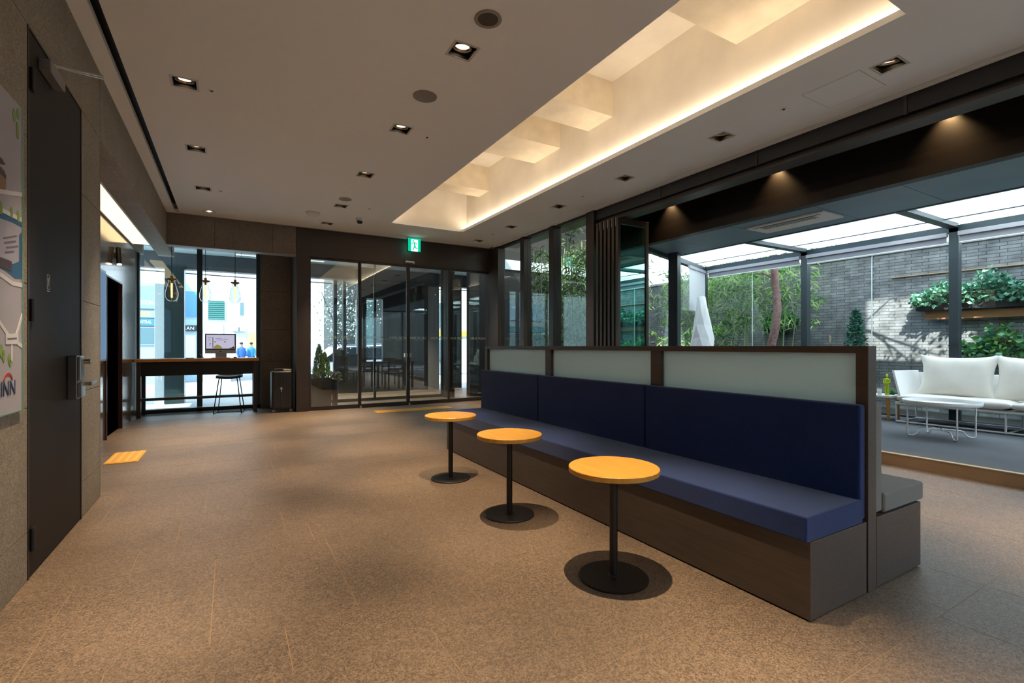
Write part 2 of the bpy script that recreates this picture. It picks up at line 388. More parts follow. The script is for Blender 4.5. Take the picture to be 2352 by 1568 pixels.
# ------------------------------------------------------------------ left stone wall with door_1
def panels(mb, axis, c0, c1, us, zs, skip=lambda u0, u1, z0, z1: False, gap=.003, m=0):
    for u0, u1 in zip(us, us[1:]):
        for z0, z1 in zip(zs, zs[1:]):
            if skip(u0, u1, z0, z1): continue
            if axis == 'x': mb.box(c0, c1, u0 + gap, u1 - gap, z0 + gap, z1 - gap, m)
            else: mb.box(u0 + gap, u1 - gap, c0, c1, z0 + gap, z1 - gap, m)
mb = MB(); zs = [0, .25, .885, 1.52, 2.27, 2.85, Z]
mb.box(-1.2, -.93, -3.6, 3.38, 0, Z, 1); mb.box(-1.2, -.93, 4.42, 4.98, 0, Z, 1); mb.box(-1.2, -.93, 3.38, 4.42, 2.85, Z, 1)
mb.box(-1.2, -1.0, 3.38, 4.42, 0, 2.85, 1)
panels(mb, 'x', -.94, -.9, [-3.6, -2.2, -1.0, .2, 1.4, 2.2, 3.385], zs, gap=.002)
panels(mb, 'x', -.94, -.9, [4.415, 4.985], zs, gap=.002)
mb.box(-.94, -.9, 3.385, 4.415, 2.852, Z)
mb.box(-1.7, -.9, 4.975, 4.99, 0, Z + .15); mb.box(-1.2, -1.15, -3.6, 4.98, Z, 4.5)
struct(mb, 'wall_left', [STONE, BLACK], 'speckled grey brown stone wall along the left side of the lobby', 'wall')
mb = MB()   # beam that carries on above the recess
panels(mb, 'x', -.94, -.9, [4.99, 6.6, 8.2, 9.6], [2.852, Z], gap=.002)
mb.box(-1.14, -.905, 4.99, 10.9, 2.85, Z + .1, 0); mb.box(-1.7, -1.36, 4.99, 10.9, 2.85, Z + .1, 0)
struct(mb, 'beam_left', [STONE], 'stone clad beam above the polished recess at the left', 'beam')

d = thing('door_1', 'tall dark brown metal door in the left stone wall', 'door', (-.9, 3.385, 0), kind='structure')
MB().box(-.06, .0, .015, 1.015, .006, 2.835).build('door_leaf', DOORM, d, bevel=.003)
mb = MB(); mb.box(-.08, .004, 0, .012, 0, 2.85); mb.box(-.08, .004, 1.018, 1.03, 0, 2.85); mb.box(-.08, .004, .012, 1.018, 2.838, 2.85); mb.build('door_frame', DMETAL2, d)
for z in (2.53, 1.33, .14):
    mb = MB(); mb.box(-.002, .012, .025, .075, z, z + .115); mb.cyl((.012, .03, z), (.012, .03, z + .115), .009, n=10); mb.build('hinge', BLACK, d)
lk = MB().box(0, .05, .69, .80, .86, 1.14).build('lock_body', mat('lock_grey', '6d6a66', .3, metal=.8), d, bevel=.006)
MB().box(.05, .066, .70, .79, .98, 1.135).build('lock_cover', CHROME, lk, bevel=.004)
MB().box(.05, .072, .70, .79, .87, .965).build('lock_base', CHROME, lk, bevel=.004)
MB().cyl((.05, .775, 1.10), (.10, .775, 1.10), .016).build('thumb_turn', CHROME, lk)
mb = MB(); mb.cyl((.05, .76, .955), (.105, .76, .955), .012); mb.box(.093, .112, .75, .89, .943, .967); mb.build('lever', CHROME, lk, bevel=.003)
cl = MB().box(0, .055, .16, .42, 2.70, 2.765).build('door_closer', mat('closer_grey', '8c8a88', .4, metal=.6), d, bevel=.006)
mb = MB(); mb.cyl((.03, .30, 2.765), (.03, .30, 2.80), .016); mb.tube([(.03, .30, 2.795), (.09, .39, 2.83), (.20, .545, 2.895)], [.007, .009, .013]); mb.tube([(.20, .545, 2.90), (.02, .46, 2.87)], .007); mb.build('closer_arm', CHROME, cl)
sg = mat('sign_white', 'd8d6d2', .6)
mb = MB()
for a in ((.305, .355, 1.605, 1.608), (.305, .355, 1.525, 1.528), (.305, .308, 1.525, 1.608), (.352, .355, 1.525, 1.608)): mb.box(.0005, .0015, *a)
mb.add([(.0015, .315, 1.535), (.0015, .325, 1.535), (.0015, .346, 1.598), (.0015, .336, 1.598)], [(0, 1, 2, 3)])
mb.add([(.0015, .318, 1.57), (.0015, .328, 1.575), (.0015, .323, 1.592), (.0015, .316, 1.588)], [(0, 1, 2, 3)])
mb.box(.0005, .0015, .305, .355, 1.512, 1.517)
mb.build('pictogram', sg, d)

# wall map poster
P0 = thing('wall_map', 'glass covered illustrated street map poster on the left stone wall', 'poster', (-.9, 2.02, .888))
MB().box(0, .012, 0, 1.258, 0, 1.48).build('backing', mat('map_paper', 'a9a4aa', .5, var=.03, vscale=8), P0)
mb = MB(); mb.box(.012, .014, 1.246, 1.262, 0, 1.482); mb.box(.012, .014, 0, 1.26, -.004, .002); mb.build('glass_edge', mat('glass_edge', '6f9a80', .2), P0)
def flat(name, pts, m, par=P0, x=.0135):   # pts are (y, z) in poster space
    k = len(pts); mb = MB(); mb.prism([(p[0], p[1]) for p in pts], 'x', .0122, x); return mb.build(name, m, par)
flat('river', [(0.61, 0.896), (0.976, 0.912), (1.133, 0.922), (1.242, 0.915), (1.242, 0.643), (1.164, 0.634), (1.049, 0.656), (0.872, 0.672), (0.61, 0.666)], mat('map_blue', '2b5f86', .5), x=.0128)
flat('riverside_park', [(0.61, 0.847), (0.976, 0.881), (1.133, 0.893), (1.242, 0.893), (1.242, 0.874), (1.206, 0.85), (1.206, 0.723), (1.133, 0.7), (1.018, 0.699), (0.819, 0.719), (0.61, 0.699)], mat('map_lilac', 'a5a0ae', .5), x=.0131)
mb = MB()
for a, b in (((0.61, 0.921), (1.258, 1.06)), ((0.663, 0.91), (1.242, 0.932)), ((0.663, 0.641), (1.002, 0.63)), ((1.002, 0.63), (1.122, 0.608)), ((1.122, 0.608), (1.253, 0.612)), ((0.924, 0.45), (1.08, 0.362)), ((1.253, 0.469), (1.174, 0.364)), ((1.117, 0.343), (1.117, 0.241)), ((0.819, 0.176), (1.002, 0.302)), ((1.174, 0.333), (1.253, 0.31))):
    dy, dz = b[0] - a[0], b[1] - a[1]; l = math.hypot(dy, dz); ny, nz = -dz / l * .010, dy / l * .010
    mb.prism([(a[0] + ny, a[1] + nz), (a[0] - ny, a[1] - nz), (b[0] - ny, b[1] - nz), (b[0] + ny, b[1] + nz)], 'x', .0123, .0136)
mb.build('roads', mat('map_white', 'd6d2d2', .5), P0)
flat('building_drawing', [(0.715, 0.928), (1.049, 1.017), (1.049, 1.077), (1.039, 1.109), (0.986, 1.116), (0.715, 1.046)], mat('map_brown', '8c6a50', .5), x=.0134)
flat('roof_drawing', [(0.715, 1.037), (0.934, 1.115), (0.986, 1.109), (1.049, 1.093), (1.049, 1.073), (0.976, 1.082), (0.913, 1.074), (0.715, 1.008)], mat('map_roof', '453630', .5), x=.0139)
flat('roof_drawing', [(0.715, 1.089), (0.872, 1.135), (0.997, 1.155), (1.044, 1.139), (1.007, 1.127), (0.924, 1.119), (0.715, 1.056)], mat('map_roof', '453630', .5), x=.0139)
rg = random.Random(2)
for y, z in ((1.148, 1.406), (1.195, 1.432), (1.185, 1.369), (1.19, 1.333), (0.992, 0.928), (1.112, 0.937), (1.195, 0.94), (0.997, 0.291), (1.023, 0.267), (1.086, 0.254), (1.101, 0.233)):
    k = 9; r0 = rg.uniform(.02, .03); flat('tree_drawing', [(y + r0 * .65 * math.cos(6.283 * i / k), z + r0 * 1.1 * math.sin(6.283 * i / k) * rg.uniform(.8, 1.1)) for i in range(k)], mat('map_green', '7f9a50', .6), x=.0140)
for a in ([(1.018, 0.803), (1.174, 0.844), (1.174, 0.837), (1.018, 0.797)], [(1.028, 0.785), (1.164, 0.817), (1.164, 0.808), (1.028, 0.777)], [(1.049, 0.767), (1.195, 0.799), (1.195, 0.791), (1.049, 0.759)], [(1.039, 0.743), (1.143, 0.765), (1.143, 0.757), (1.039, 0.735)]): flat('caption_line', a, mat('map_ink', '6a6676', .5), x=.0142)
flat('sign_drawing', [(0.819, 0.71), (1.112, 0.709), (1.112, 0.664), (0.819, 0.665)], mat('map_dark', '4c3a36', .5), x=.0142)
flat('label_box', [(1.044, 0.366), (1.195, 0.373), (1.195, 0.323), (1.044, 0.322)], mat('map_white', 'd6d2d2', .5), x=.0145)
flat('label_mark', [(1.06, 0.35), (1.174, 0.354), (1.174, 0.345), (1.06, 0.342)], mat('map_ink', '6a6676', .5), x=.0148)
RY = (R(90), 0, R(90))
text('lettering', 'HOP', .098, mat('logo_navy', '2a3358', .5), P0, (.0138, .80, .115), RY); text('lettering', 'INN', .098, mat('logo_navy', '2a3358', .5), P0, (.0138, 1.075, .115), RY)
mb = MB(); pts = []
for i in range(13): t = R(25 + i * 130 / 12); pts.append((1.075 + .06 * math.cos(t), .135 + .055 * math.sin(t)))
for i in range(12, -1, -1): t = R(25 + i * 130 / 12); pts.append((1.075 + .052 * math.cos(t), .13 + .049 * math.sin(t)))
mb.prism(pts, 'x', .0124, .0142); mb.build('logo_arc', mat('logo_red', 'b5302c', .5), P0)

# ------------------------------------------------------------------ polished recess on the left
mb = MB(); mb.box(-1.7, -1.42, 4.99, 10.9, 0, 2.85, 1)
panels(mb, 'x', -1.42, -1.39, [4.99, 6.4, 7.95], [0, 2.85], gap=.002); mb.box(-1.42, -1.39, 7.95, 9.0, 2.12, 2.848); panels(mb, 'x', -1.42, -1.39, [9.0, 10.2], [0, 2.85], gap=.002)
struct(mb, 'wall_recess', [POLISH, BLACK], 'polished bronze glass wall inside the left recess', 'wall')
d = thing('door_2', 'narrow black doorway in the polished wall of the left recess', 'door', (-1.42, 7.95, 0), kind='structure')
MB().box(-.01, .0, .0, 1.05, 0, 2.12).build('door_leaf', mat('doorway_black', '050505', .6), d)
mb = MB(); mb.box(.0, .05, 1.03, 1.05, 0, 2.12); mb.box(0, .05, 0, .02, 0, 2.12); mb.box(0, .05, 0.02, 1.03, 2.10, 2.12); mb.build('door_frame', mat('frame_bronze', '5a4038', .3, metal=.5), d)
t = thing('recess_light', 'long glowing light panel set in the soffit of the left recess', 'light panel', (-1.25, 7.3, 2.85))
MB().box(-.11, .11, -2.29, 2.45, -.004, .03).build('diffuser', emis('panel_emit', 'ffe3ae', 1.6), t)
mb = MB(); mb.box(-.125, -.11, -2.3, 2.46, -.006, .03); mb.box(.11, .125, -2.3, 2.46, -.006, .03); mb.build('frame', WMETAL, t)
t = thing('wall_screen', 'slim blue white display screen mounted on the polished wall behind the stone corner', 'screen', (-1.39, 6.05, 1.02))
MB().box(0, .04, 0, 1.75, 0, 1.12).build('housing', SCREEN_BEZEL, t, bevel=.004)
MB().box(.04, .042, .03, 1.72, .03, 1.09).build('display', emis('screen_blue', '7f9fc0', .5), t)
MB().box(0, .03, .4, 1.3, -.06, 0).build('bracket', DMETAL, t)
t = thing('bullet_camera', 'small black tilted spotlight on the polished wall beside the lit soffit', 'spotlight', (-1.39, 8.55, 2.45))
MB().box(0, .02, -.03, .03, -.04, .04).build('mount', BLACK, t)
MB().cyl((.035, .02, .12), (.055, -.02, -.11), .03, n=18).build('body', BLACK, t)
MB().cyl((.055, -.02, -.11), (.0565, -.022, -.122), .027, n=18).build('lens', emis('spot_lens', 'fff1d8', 3), t)

# ------------------------------------------------------------------ entrance wall: stone band, window recess, column
mb = MB(); panels(mb, 'y', 9.6, 9.64, [-.9, -.236, .045, .65, 1.03], [2.87, Z], gap=.0025); mb.box(-.95, 1.08, 9.64, 9.8, 2.86, 4.45, 0); mb.box(-.95, 1.03, 9.6, 9.8, 2.855, 2.868, 1)
struct(mb, 'wall_back', [STONE2, mat('band_trim', '8d8a86', .5)], 'stone clad band above the window desk', 'wall')
mb = MB(); panels(mb, 'y', 10.55, 10.6, [.5, 1.06], [0, .9, 1.53, 2.27, 3.2], gap=.0025); mb.box(.51, 1.06, 10.6, 10.85, 0, 3.3, 0)
struct(mb, 'column_stone', [STONE2, BLACK], 'stone clad column beside the desk window', 'column')
mb = MB(); mb.box(1.033, 1.25, 9.6, 10.5, 0, Z + .05); mb.box(1.062, 1.25, 10.5, 10.9, 0, Z + .05)
struct(mb, 'trim_2', DMETAL, 'dark metal jamb post between the stone column and the entrance doors', 'jamb', bevel=.004)
mb = MB(); mb.box(-1.7, 1.06, 9.8, 10.95, 3.2, 3.3)
struct(mb, 'ceiling_alcove', PANEL, 'grey ceiling of the window desk alcove', 'ceiling')
wdw = thing('window_1', 'tall street window behind the desk', 'window', (0, 10.7, 0), kind='structure')
mb = MB()
for x0, x1 in ((-1.42, -1.392), (-.54, -.455), (.43, .505)): mb.box(x0, x1, -.04, .06, 0, 3.2)
mb.box(-1.42, .505, -.04, .06, 0, .07); mb.box(-1.42, .505, -.04, .06, 3.14, 3.2)
mb.build('window_frame', mat('window_frame', '3c4a4c', .35, metal=.4), wdw)
MB().box(.505, .53, -.06, .06, 0, 3.2).build('edge_strip', CHROME, wdw)
MB().box(-1.392, -.54, .005, .017, .07, 3.14).build('pane', WGLASS, wdw); MB().box(-.455, .43, .005, .017, .07, 3.14).build('pane', WGLASS, wdw)

# ------------------------------------------------------------------ entrance doors
YD = 9.6
mb = MB(); mb.box(1.25, 5.12, YD, YD + .22, 2.86, Z + .06)
struct(mb, 'trim_3', DMETAL, 'dark bronze header above the glass entrance doors', 'header', bevel=.004)
def leafpane(kind, name, x0, x1, lab, gm=DGLASS, st=.035, nm='door', y=YD + .05, tx=()):
    o = thing(name, lab, nm, (x0, y, 0), kind='structure'); wdt = x1 - x0
    mb = MB(); mb.box(0, st, -.02, .03, .0, 2.86); mb.box(wdt - st, wdt, -.02, .03, 0, 2.86); mb.box(st, wdt - st, -.02, .03, 0, .075); mb.box(st, wdt - st, -.02, .03, 2.82, 2.86)
    mb.build(nm + '_frame', DMETAL2, o, bevel=.003)
    MB().box(st, wdt - st, .0, .012, .075, 2.82).build('pane', gm, o)
    for cx_ in tx: text('lettering', 'HOP INN', .072, mat('gold_letter', 'f6e9c4', .5), o, (cx_, .0135, 1.37), (R(90), 0, R(180)), ext=.0004, sx=1.25)
    return o
leafpane('w', 'window_2', 1.25, 2.18, 'fixed glass panel left of the sliding entrance doors', nm='window', tx=(.58,))
d3 = leafpane('d', 'door_3', 2.165, 3.14, 'left sliding glass entrance door leaf', y=YD + .03, tx=(.28, .78))
d4 = leafpane('d', 'door_4', 3.14, 4.05, 'right sliding glass entrance door leaf', y=YD + .03, tx=(.2, .68))
leafpane('w', 'window_3', 4.03, 5.08, 'fixed glass panel right of the sliding entrance doors', nm='window', tx=(.22, .72))
for dd, x in ((d3, .90), (d4, .02)):
    MB().box(x, x + .05, -.04, .04, .98, 1.06).build('lock', CHROME, dd, bevel=.004)
    MB().lathe([(.02, 0), (.02, .03), (.012, .045)], 16, (.02 if dd is d4 else .02, -.03, .0)).build('door_guide', CHROME, dd)
t = thing('door_sensor', 'silver motion sensor above the middle of the sliding doors', 'sensor', (3.155, YD, 2.89))
MB().box(-.095, .095, -.045, 0, -.01, .05).build('housing', CHROME, t, bevel=.01); MB().box(-.08, .08, -.048, -.044, -.006, .012).build('lens', BLACK, t)

# exit sign
def exit_sign(loc, lab):
    t = thing('exit_sign', lab, 'exit sign', loc)
    MB().box(-.135, .135, -.025, .025, -.27, 0).build('housing', mat('exit_case', '0f6b52', .5), t, bevel=.003)
    MB().box(-.16, .16, -.03, .03, .0, .02).build('mounting_plate', CEIL, t)
    G = emis('exit_green', '00b488', 1.0); Wm = emis('exit_white', 'c9fff6', 1.25)
    for sgn in (-1, 1):
        y0 = sgn * .026
        f = MB().box(-.13, .13, min(y0, y0 + sgn * .002), max(y0, y0 + sgn * .002), -.265, -.005).build('sign_face', G, t)
        MB().box(-.068, .075, min(y0, y0 + sgn * .003), max(y0, y0 + sgn * .003), -.265, -.03).build('light_field', Wm, f)
        mb = MB(); a, b = sorted((y0 + sgn * .003, y0 + sgn * .0045))
        def limb(p, q, r_):
            dx, dz = q[0] - p[0], q[1] - p[1]; l = math.hypot(dx, dz); nx, nz = -dz / l * r_, dx / l * r_
            mb.prism([(p[0] + nx, p[1] + nz), (p[0] - nx, p[1] - nz), (q[0] - nx, q[1] - nz), (q[0] + nx, q[1] + nz)], 'y', a, b)
        mb.prism([(-.02 + .016 * math.cos(i * .5236), -.06 + .016 * math.sin(i * .5236)) for i in range(12)], 'y', a, b)
        limb((-.005, -.088), (.012, -.155), .014); limb((-.005, -.09), (-.035, -.10), .008); limb((-.035, -.10), (-.06, -.128), .007)
        limb((-.005, -.09), (.035, -.095), .008); limb((.035, -.095), (.05, -.13), .007)
        limb((.010, -.15), (-.012, -.20), .011); limb((-.012, -.20), (-.035, -.25), .009); limb((.010, -.15), (.028, -.20), .011); limb((.028, -.20), (.07, -.20), .009)
        mb.build('running_figure', G, f)
    return t
exit_sign((3.17, 9.35, 3.36), 'green running man exit sign hanging from the ceiling in front of the doors')

# ------------------------------------------------------------------ right glass wall and folding door track
mb = MB()
for y0, y1 in ((9.2, 9.36), (8.13, 8.27), (7.12, 7.26), (6.0, 6.2)): mb.box(5.0, 5.18, y0, y1, 0, Z + .02)
mb.box(5.03, 5.15, 6.0, 9.36, 0, .08); mb.box(5.03, 5.15, 6.0, 9.36, Z - .05, Z + .02)
t = thing('window_4', 'row of tall dark framed garden windows between the entrance and the folding doors', 'window', (0, 0, 0), kind='structure')
mb.build('window_frame', DMETAL2, t, bevel=.003)
for a, b in ((8.27, 9.2), (7.26, 8.13), (6.2, 7.12)): MB().box(5.08, 5.092, a, b, .08, Z - .05).build('pane', glass('garden_glass', (.84, .88, .84), .07), t)
mb = MB(); mb.box(5.0, 5.2, 9.36, 9.82, 0, Z + .05)
struct(mb, 'wall_right', DMETAL2, 'dark corner post between the entrance doors and garden windows', 'wall')
mb = MB(); mb.box(5.045, 5.10, -3.59, 6.0, 3.21, Z + .1); mb.box(5.10, 5.24, -3.6, 6.0, 3.135, Z + .1)
for y in (-2.2, -.8, .55, 1.9, 3.27, 4.66): mb.box(5.035, 5.06, y - .012, y + .012, 3.20, Z + .06, 1)
mb.box(5.04, 5.26, -3.6, 6.0, 3.13, 3.155, 1)
struct(mb, 'trim_4', [TRACK, DMETAL], 'black steel folding door track under the right ceiling edge', 'track')
mb = MB(); mb.box(5.95, 6.08, -3.6, 6.0, 3.12, 3.56, 0); mb.box(5.945, 6.08, -3.6, 6.0, 2.885, 3.12, 1)  # one brown beam; shade on its upper part is put in as black
struct(mb, 'beam_fascia', [SLOT_SHADE, BROWN], 'dark brown beam lit by three warm scallops above the sunroom opening', 'beam')
mb = MB(); mb.box(5.24, 5.96, -3.6, 6.0, 3.50, 3.55); mb.box(5.2, 6.1, 5.98, 6.12, 2.885, 3.5)
struct(mb, 'ceiling_slot', SLOT_SHADE, 'black ceiling strip above the folding door opening', 'ceiling')
for y, lab in ((1.9, 'nearest'), (3.58, 'middle'), (5.29, 'farthest')):
    t = thing('scallop_light', f'warm wall washer casting a scallop on the dark beam, {lab} of three', 'light', (5.905, y, 3.5), group='beam wall washers')
    MB().lathe([(.035, 0), (.035, -.015), (.028, -.015), (.026, -.002)], 20).build('trim_ring', DMETAL, t)
    MB().cyl((0, 0, -.003), (0, 0, -.001), .026).build('bulb', emis('washer_emit', 'ffb060', 6), t)
    ld = bpy.data.lights.new('washer', 'SPOT'); lo = bpy.data.objects.new('washer', ld); C.objects.link(lo); lo.parent = t; lo.location = (0, 0, -.02)
    lo.rotation_euler = (0, 0, 0); ld.energy = 34; ld.spot_size = R(95); ld.spot_blend = 1; ld.color = (1, .62, .28); ld.shadow_soft_size = .02

# folded door leaves
def fold(y, x0, x1, lab, gm, rot=0.0):
    t = thing('folding_door_leaf', lab, 'folding door', (x0, y, 0.02), rot=rot, group='folded glass door leaves')
    wd = x1 - x0; h = 3.11
    mb = MB(); mb.box(0, .055, -.025, .025, 0, h); mb.box(wd - .055, wd, -.025, .025, 0, h); mb.box(.055, wd - .055, -.025, .025, 0, .09); mb.box(.055, wd - .055, -.025, .025, h - .09, h)
    mb.build('frame', DMETAL, t, bevel=.003)
    MB().box(.055, wd - .055, -.006, .006, .09, h - .09).build('pane', gm, t)
    return t
fold(5.47, 5.0, 5.64, 'green tinted folding glass door leaf standing open at the front of the folded stack', GGLASS)
for i, y in enumerate((5.56, 5.65, 5.74, 5.83, 5.92)):
    t = fold(y, 5.0, 5.64, ['second', 'third', 'fourth', 'fifth', 'sixth'][i] + ' leaf back in the folded door stack beside the garden windows', GGLASS)
    MB().cyl((.03, -.04, 3.0), (.03, -.04, 3.12), .012, n=10).build('hinge', CHROME, t)

# ------------------------------------------------------------------ sunroom
mb = MB()
ys = [-3.5, -2.9, -1.85, -.8, .25, 1.28, 2.33, 3.22, 4.35, 5.4, 6.4]
for a, b in zip(ys, ys[1:]): mb.box(6.085, 7.26, a + .004, b - .004, 2.893, 2.93, 0)
mb.box(6.08, 7.28, -3.5, 6.5, 2.93, 3.4, 1)
struct(mb, 'ceiling_sunroom', [PANEL, BLACK], 'blue grey panelled solid part of the sunroom ceiling', 'ceiling')
mb = MB()
PY = [-3.5, -1.4, .7, 2.80, 4.89]
for y in PY: mb.box(8.94, 9.06, y - .055, y + .055, 0, 2.93)
Me = Matrix.Translation((9.0, 7.06, 0)) @ Matrix.Rotation(R(20.4), 4, 'Z')
mb.box(-.06, .06, -.06, .06, 0, 2.93, 0, Me)
mb.box(8.94, 9.06, -3.5, 7.06, 2.83, 2.93); mb.box(8.95, 9.05, -3.5, 7.06, .0, .14)
for y in (-1.4, .7, 2.80, 4.89): mb.box(7.27, 8.94, y - .06, y + .06, 2.885, 3.0)
mb.box(7.24, 7.30, -3.5, 6.4, 2.885, 3.0)
mb.box(-3.35, 0, -.05, .05, 2.83, 2.93, 0, Me); mb.box(-3.35, 0, -.04, .04, 0, .14, 0, Me)
mb.box(8.455, 8.475, -3.5, 6.9, 2.93, 2.945)
struct(mb, 'window_5', FRAME, 'dark grey steel frame of the glass sunroom', 'window frame', bevel=.004)
mb = MB(); mb.box(-.085, .085, -.085, .085, .0, 2.9)
struct(mb, 'column_sunroom', FRAME, 'square steel post at the far end of the sunroom', 'column', loc=(7.0, 6.13, 0), rot=R(20.4), bevel=.004)
for i, (a, b, lab) in enumerate(((-1.34, .64, 'nearest'), (.76, 2.74, 'second'), (2.86, 4.83, 'third'), (4.95, 6.9, 'farthest'))):
    struct(MB().box(7.3, 8.95, a, b, 2.945, 2.957), f'window_{6 + i}', ROOFG, f'frosted glass roof bay of the sunroom, {lab} of four', 'roof glass')
    m_ = (a + b) / 2
    struct(MB().box(8.995, 9.007, a - .02, m_ - .004, .14, 2.83).box(8.995, 9.007, m_ + .004, b + .02, .14, 2.83).box(8.994, 9.008, m_ - .004, m_ + .004, .14, 2.83, 1), f'window_{10 + i}', [GLASS, mat('glass_joint', 'cfd8da', .4)], f'clear garden side glass of the sunroom, {lab} of four bays', 'window')
    t = thing('roller_blind', f'rolled up grey blind at the top of the {lab} garden side glass bay', 'blind', (8.93, a, 2.83), group='rolled up sunroom blinds')
    MB().box(-.04, .03, .0, b - a, -.06, 0).build('cassette', mat('blind_case', '9c9aa0', .5), t, bevel=.004)
    MB().box(-.002, .002, .01, b - a - .01, -.15, -.06).build('fabric', mat('blind_grey', '8e8e96', .9, trans=.15), t)
    MB().cyl((-.002, .01, -.152), (-.002, b - a - .01, -.152), .008, n=10).build('bottom_rail', WMETAL, t)
struct(MB().box(7.3, 8.95, -3.44, -1.46, 2.945, 2.957), 'window_15', ROOFG, 'frosted glass roof bay of the sunroom behind the camera', 'roof glass')
struct(MB().box(8.995, 9.007, -3.44, -1.46, .14, 2.83), 'window_16', GLASS, 'clear garden side glass of the sunroom behind the camera', 'window')
mb = MB(); mb.box(-3.3, -.06, -.006, .006, .14, 2.83, 0, Me)
struct(mb, 'window_14', GLASS, 'clear slanting end glass of the sunroom', 'window')
t = thing('end_blind', 'white blind pulled half down at the far corner of the sunroom', 'blind', (9.0, 7.06, 2.83), rot=R(20.4))
MB().box(-1.15, -.14, -.09, -.05, -.06, 0).build('cassette', mat('blind_case', '9c9aa0', .5), t)
MB().box(-1.13, -.16, -.072, -.068, -.88, -.06).build('fabric', BLIND, t)
MB().box(-1.13, -.16, -.077, -.063, -.90, -.88).build('bottom_rail', WMETAL, t)

t = thing('air_conditioner', 'white ceiling cassette air conditioner with a slatted grille in the sunroom ceiling', 'air conditioner', (6.62, 3.77, 2.893))
MB().box(-.25, .25, -.52, .52, -.025, .0).build('panel', WHITE, t, bevel=.006)
mb = MB(); mb.box(-.17, -.03, -.36, .36, -.027, -.024); mb.build('grille', mat('grille_grey', '7d7a72', .6), t)
mb = MB()
for i in range(15): mb.box(-.17, -.03, -.35 + i * .05 - .012, -.35 + i * .05 + .012, -.031, -.026)
mb.build('slats', mat('grille_slat', 'b5b2aa', .6), t)
MB().box(-.2, -.18, -.46, .46, -.028, -.024).build('air_outlet', mat('outlet_dark', '6b6d6c', .6), t)

# ------------------------------------------------------------------ ceiling fittings
def downlight(loc, lab, grp, tilt=(0, 0), power=SPOT):
    t = thing('downlight', lab, 'ceiling light', loc, group=grp)
    mb = MB()
    for a in ((-.1, .1, .083, .1), (-.1, .1, -.1, -.083), (-.1, -.083, -.083, .083), (.083, .1, -.083, .083)): mb.box(*a, -.003, -.0002)
    mb.build('frame', mat('light_frame', 'c2bfb6', .6), t)
    mb = MB()
    for a in ((-.085, .085, .081, .085), (-.085, .085, -.085, -.081), (-.085, -.081, -.081, .081), (.081, .085, -.081, .081)): mb.box(*a, .0, .09)
    mb.box(-.085, .085, -.085, .085, .09, .095); mb.build('recess_box', BLACK, t)
    M = Matrix.Translation((0, 0, .03)) @ Matrix.Rotation(R(tilt[0]), 4, 'X') @ Matrix.Rotation(R(tilt[1]), 4, 'Y')
    def tf(mb): mb.v = [tuple(M @ Vector(v)) for v in mb.v]; return mb
    l = tf(MB().lathe([(.066, -.012), (.07, -.012), (.07, .012), (.062, .012), (.06, -.008), (.066, -.012)], 28)).build('gimbal_ring', mat('gimbal', '8d7f6c', .3, metal=.8), t)
    tf(MB().lathe([(.06, -.004), (.05, .018), (.03, .036), (.012, .042)], 24)).build('reflector', mat('reflector', 'd8b890', .15, metal=1), t)
    tf(MB().cyl((0, 0, .003), (0, 0, .012), .046, n=22)).build('bulb', emis('lens_emit', 'ffe3c2', 3.2), t)
    ld = bpy.data.lights.new('lamp', 'SPOT'); lo = bpy.data.objects.new('lamp', ld); C.objects.link(lo); lo.parent = t; lo.location = (0, 0, -.015)
    ld.energy = power; ld.spot_size = R(46); ld.spot_blend = 1.0; ld.color = (1, .78, .54); ld.shadow_soft_size = .014
    lo.rotation_euler = (R(tilt[0]) * .4, R(tilt[1]) * .4, 0)
    return t
ORD = ['nearest', 'second', 'third', 'fourth', 'fifth', 'sixth', 'seventh']
for i, y in enumerate((4.83, 6.37, 7.92)): downlight((-.33, y, Z), f'square recessed downlight of the row beside the stone wall, {ORD[i]} of three', 'downlights along the stone wall', (8, 0))
for i, y in enumerate((3.27, 4.76, 6.25, 7.83, 9.07)): downlight((1.48, y, Z), f'square recessed downlight of the middle row left of the lit well, {ORD[i]} of five', 'downlights left of the ceiling well', (8, 0))
for i, y in enumerate((1.77, 3.25, 4.68, 6.15, 7.64, 8.98)): downlight((4.42, y, Z), f'square recessed downlight between the lit well and the folding doors, {ORD[i]} of six', 'downlights right of the ceiling well', (10, -12), SPOT * .65)
# fittings of the same rows behind the camera
for x, y in ((1.48, 1.77), (1.48, .27), (-.33, 3.3), (-.33, 1.7), (-.33, .2), (4.42, .25), (1.48, -1.3)):
    downlight((x, y, Z), f'square recessed downlight of the lobby ceiling above the camera side, at {"left" if x < 0 else "middle" if x < 2 else "right"} row', 'downlights above the camera side', (0, 0))
t = thing('round_downlight', 'round glowing downlight at the far end of the row beside the stone wall', 'ceiling light', (-.30, 9.2, Z))
MB().lathe([(.085, 0), (.085, -.006), (.065, -.006), (.062, .02)], 28).build('trim_ring', mat('light_frame', 'c2bfb6', .6), t)
MB().lathe([(.062, .02), (.05, .05), (.0, .06)], 28).build('reflector', mat('reflector', 'd8b890', .15, metal=1), t)
MB().sphere((0, 0, .02), .032).build('bulb', emis('bulb_emit', 'ffe6c0', 12), t)
ld = bpy.data.lights.new('lamp', 'SPOT'); lo = bpy.data.objects.new('lamp', ld); C.objects.link(lo); lo.parent = t; lo.location = (0, 0, -.03)
ld.energy = SPOT * .35; ld.spot_size = R(60); lo.rotation_euler = (R(-14), 0, 0); ld.spot_blend = .8; ld.color = (1, .74, .47); ld.shadow_soft_size = .03

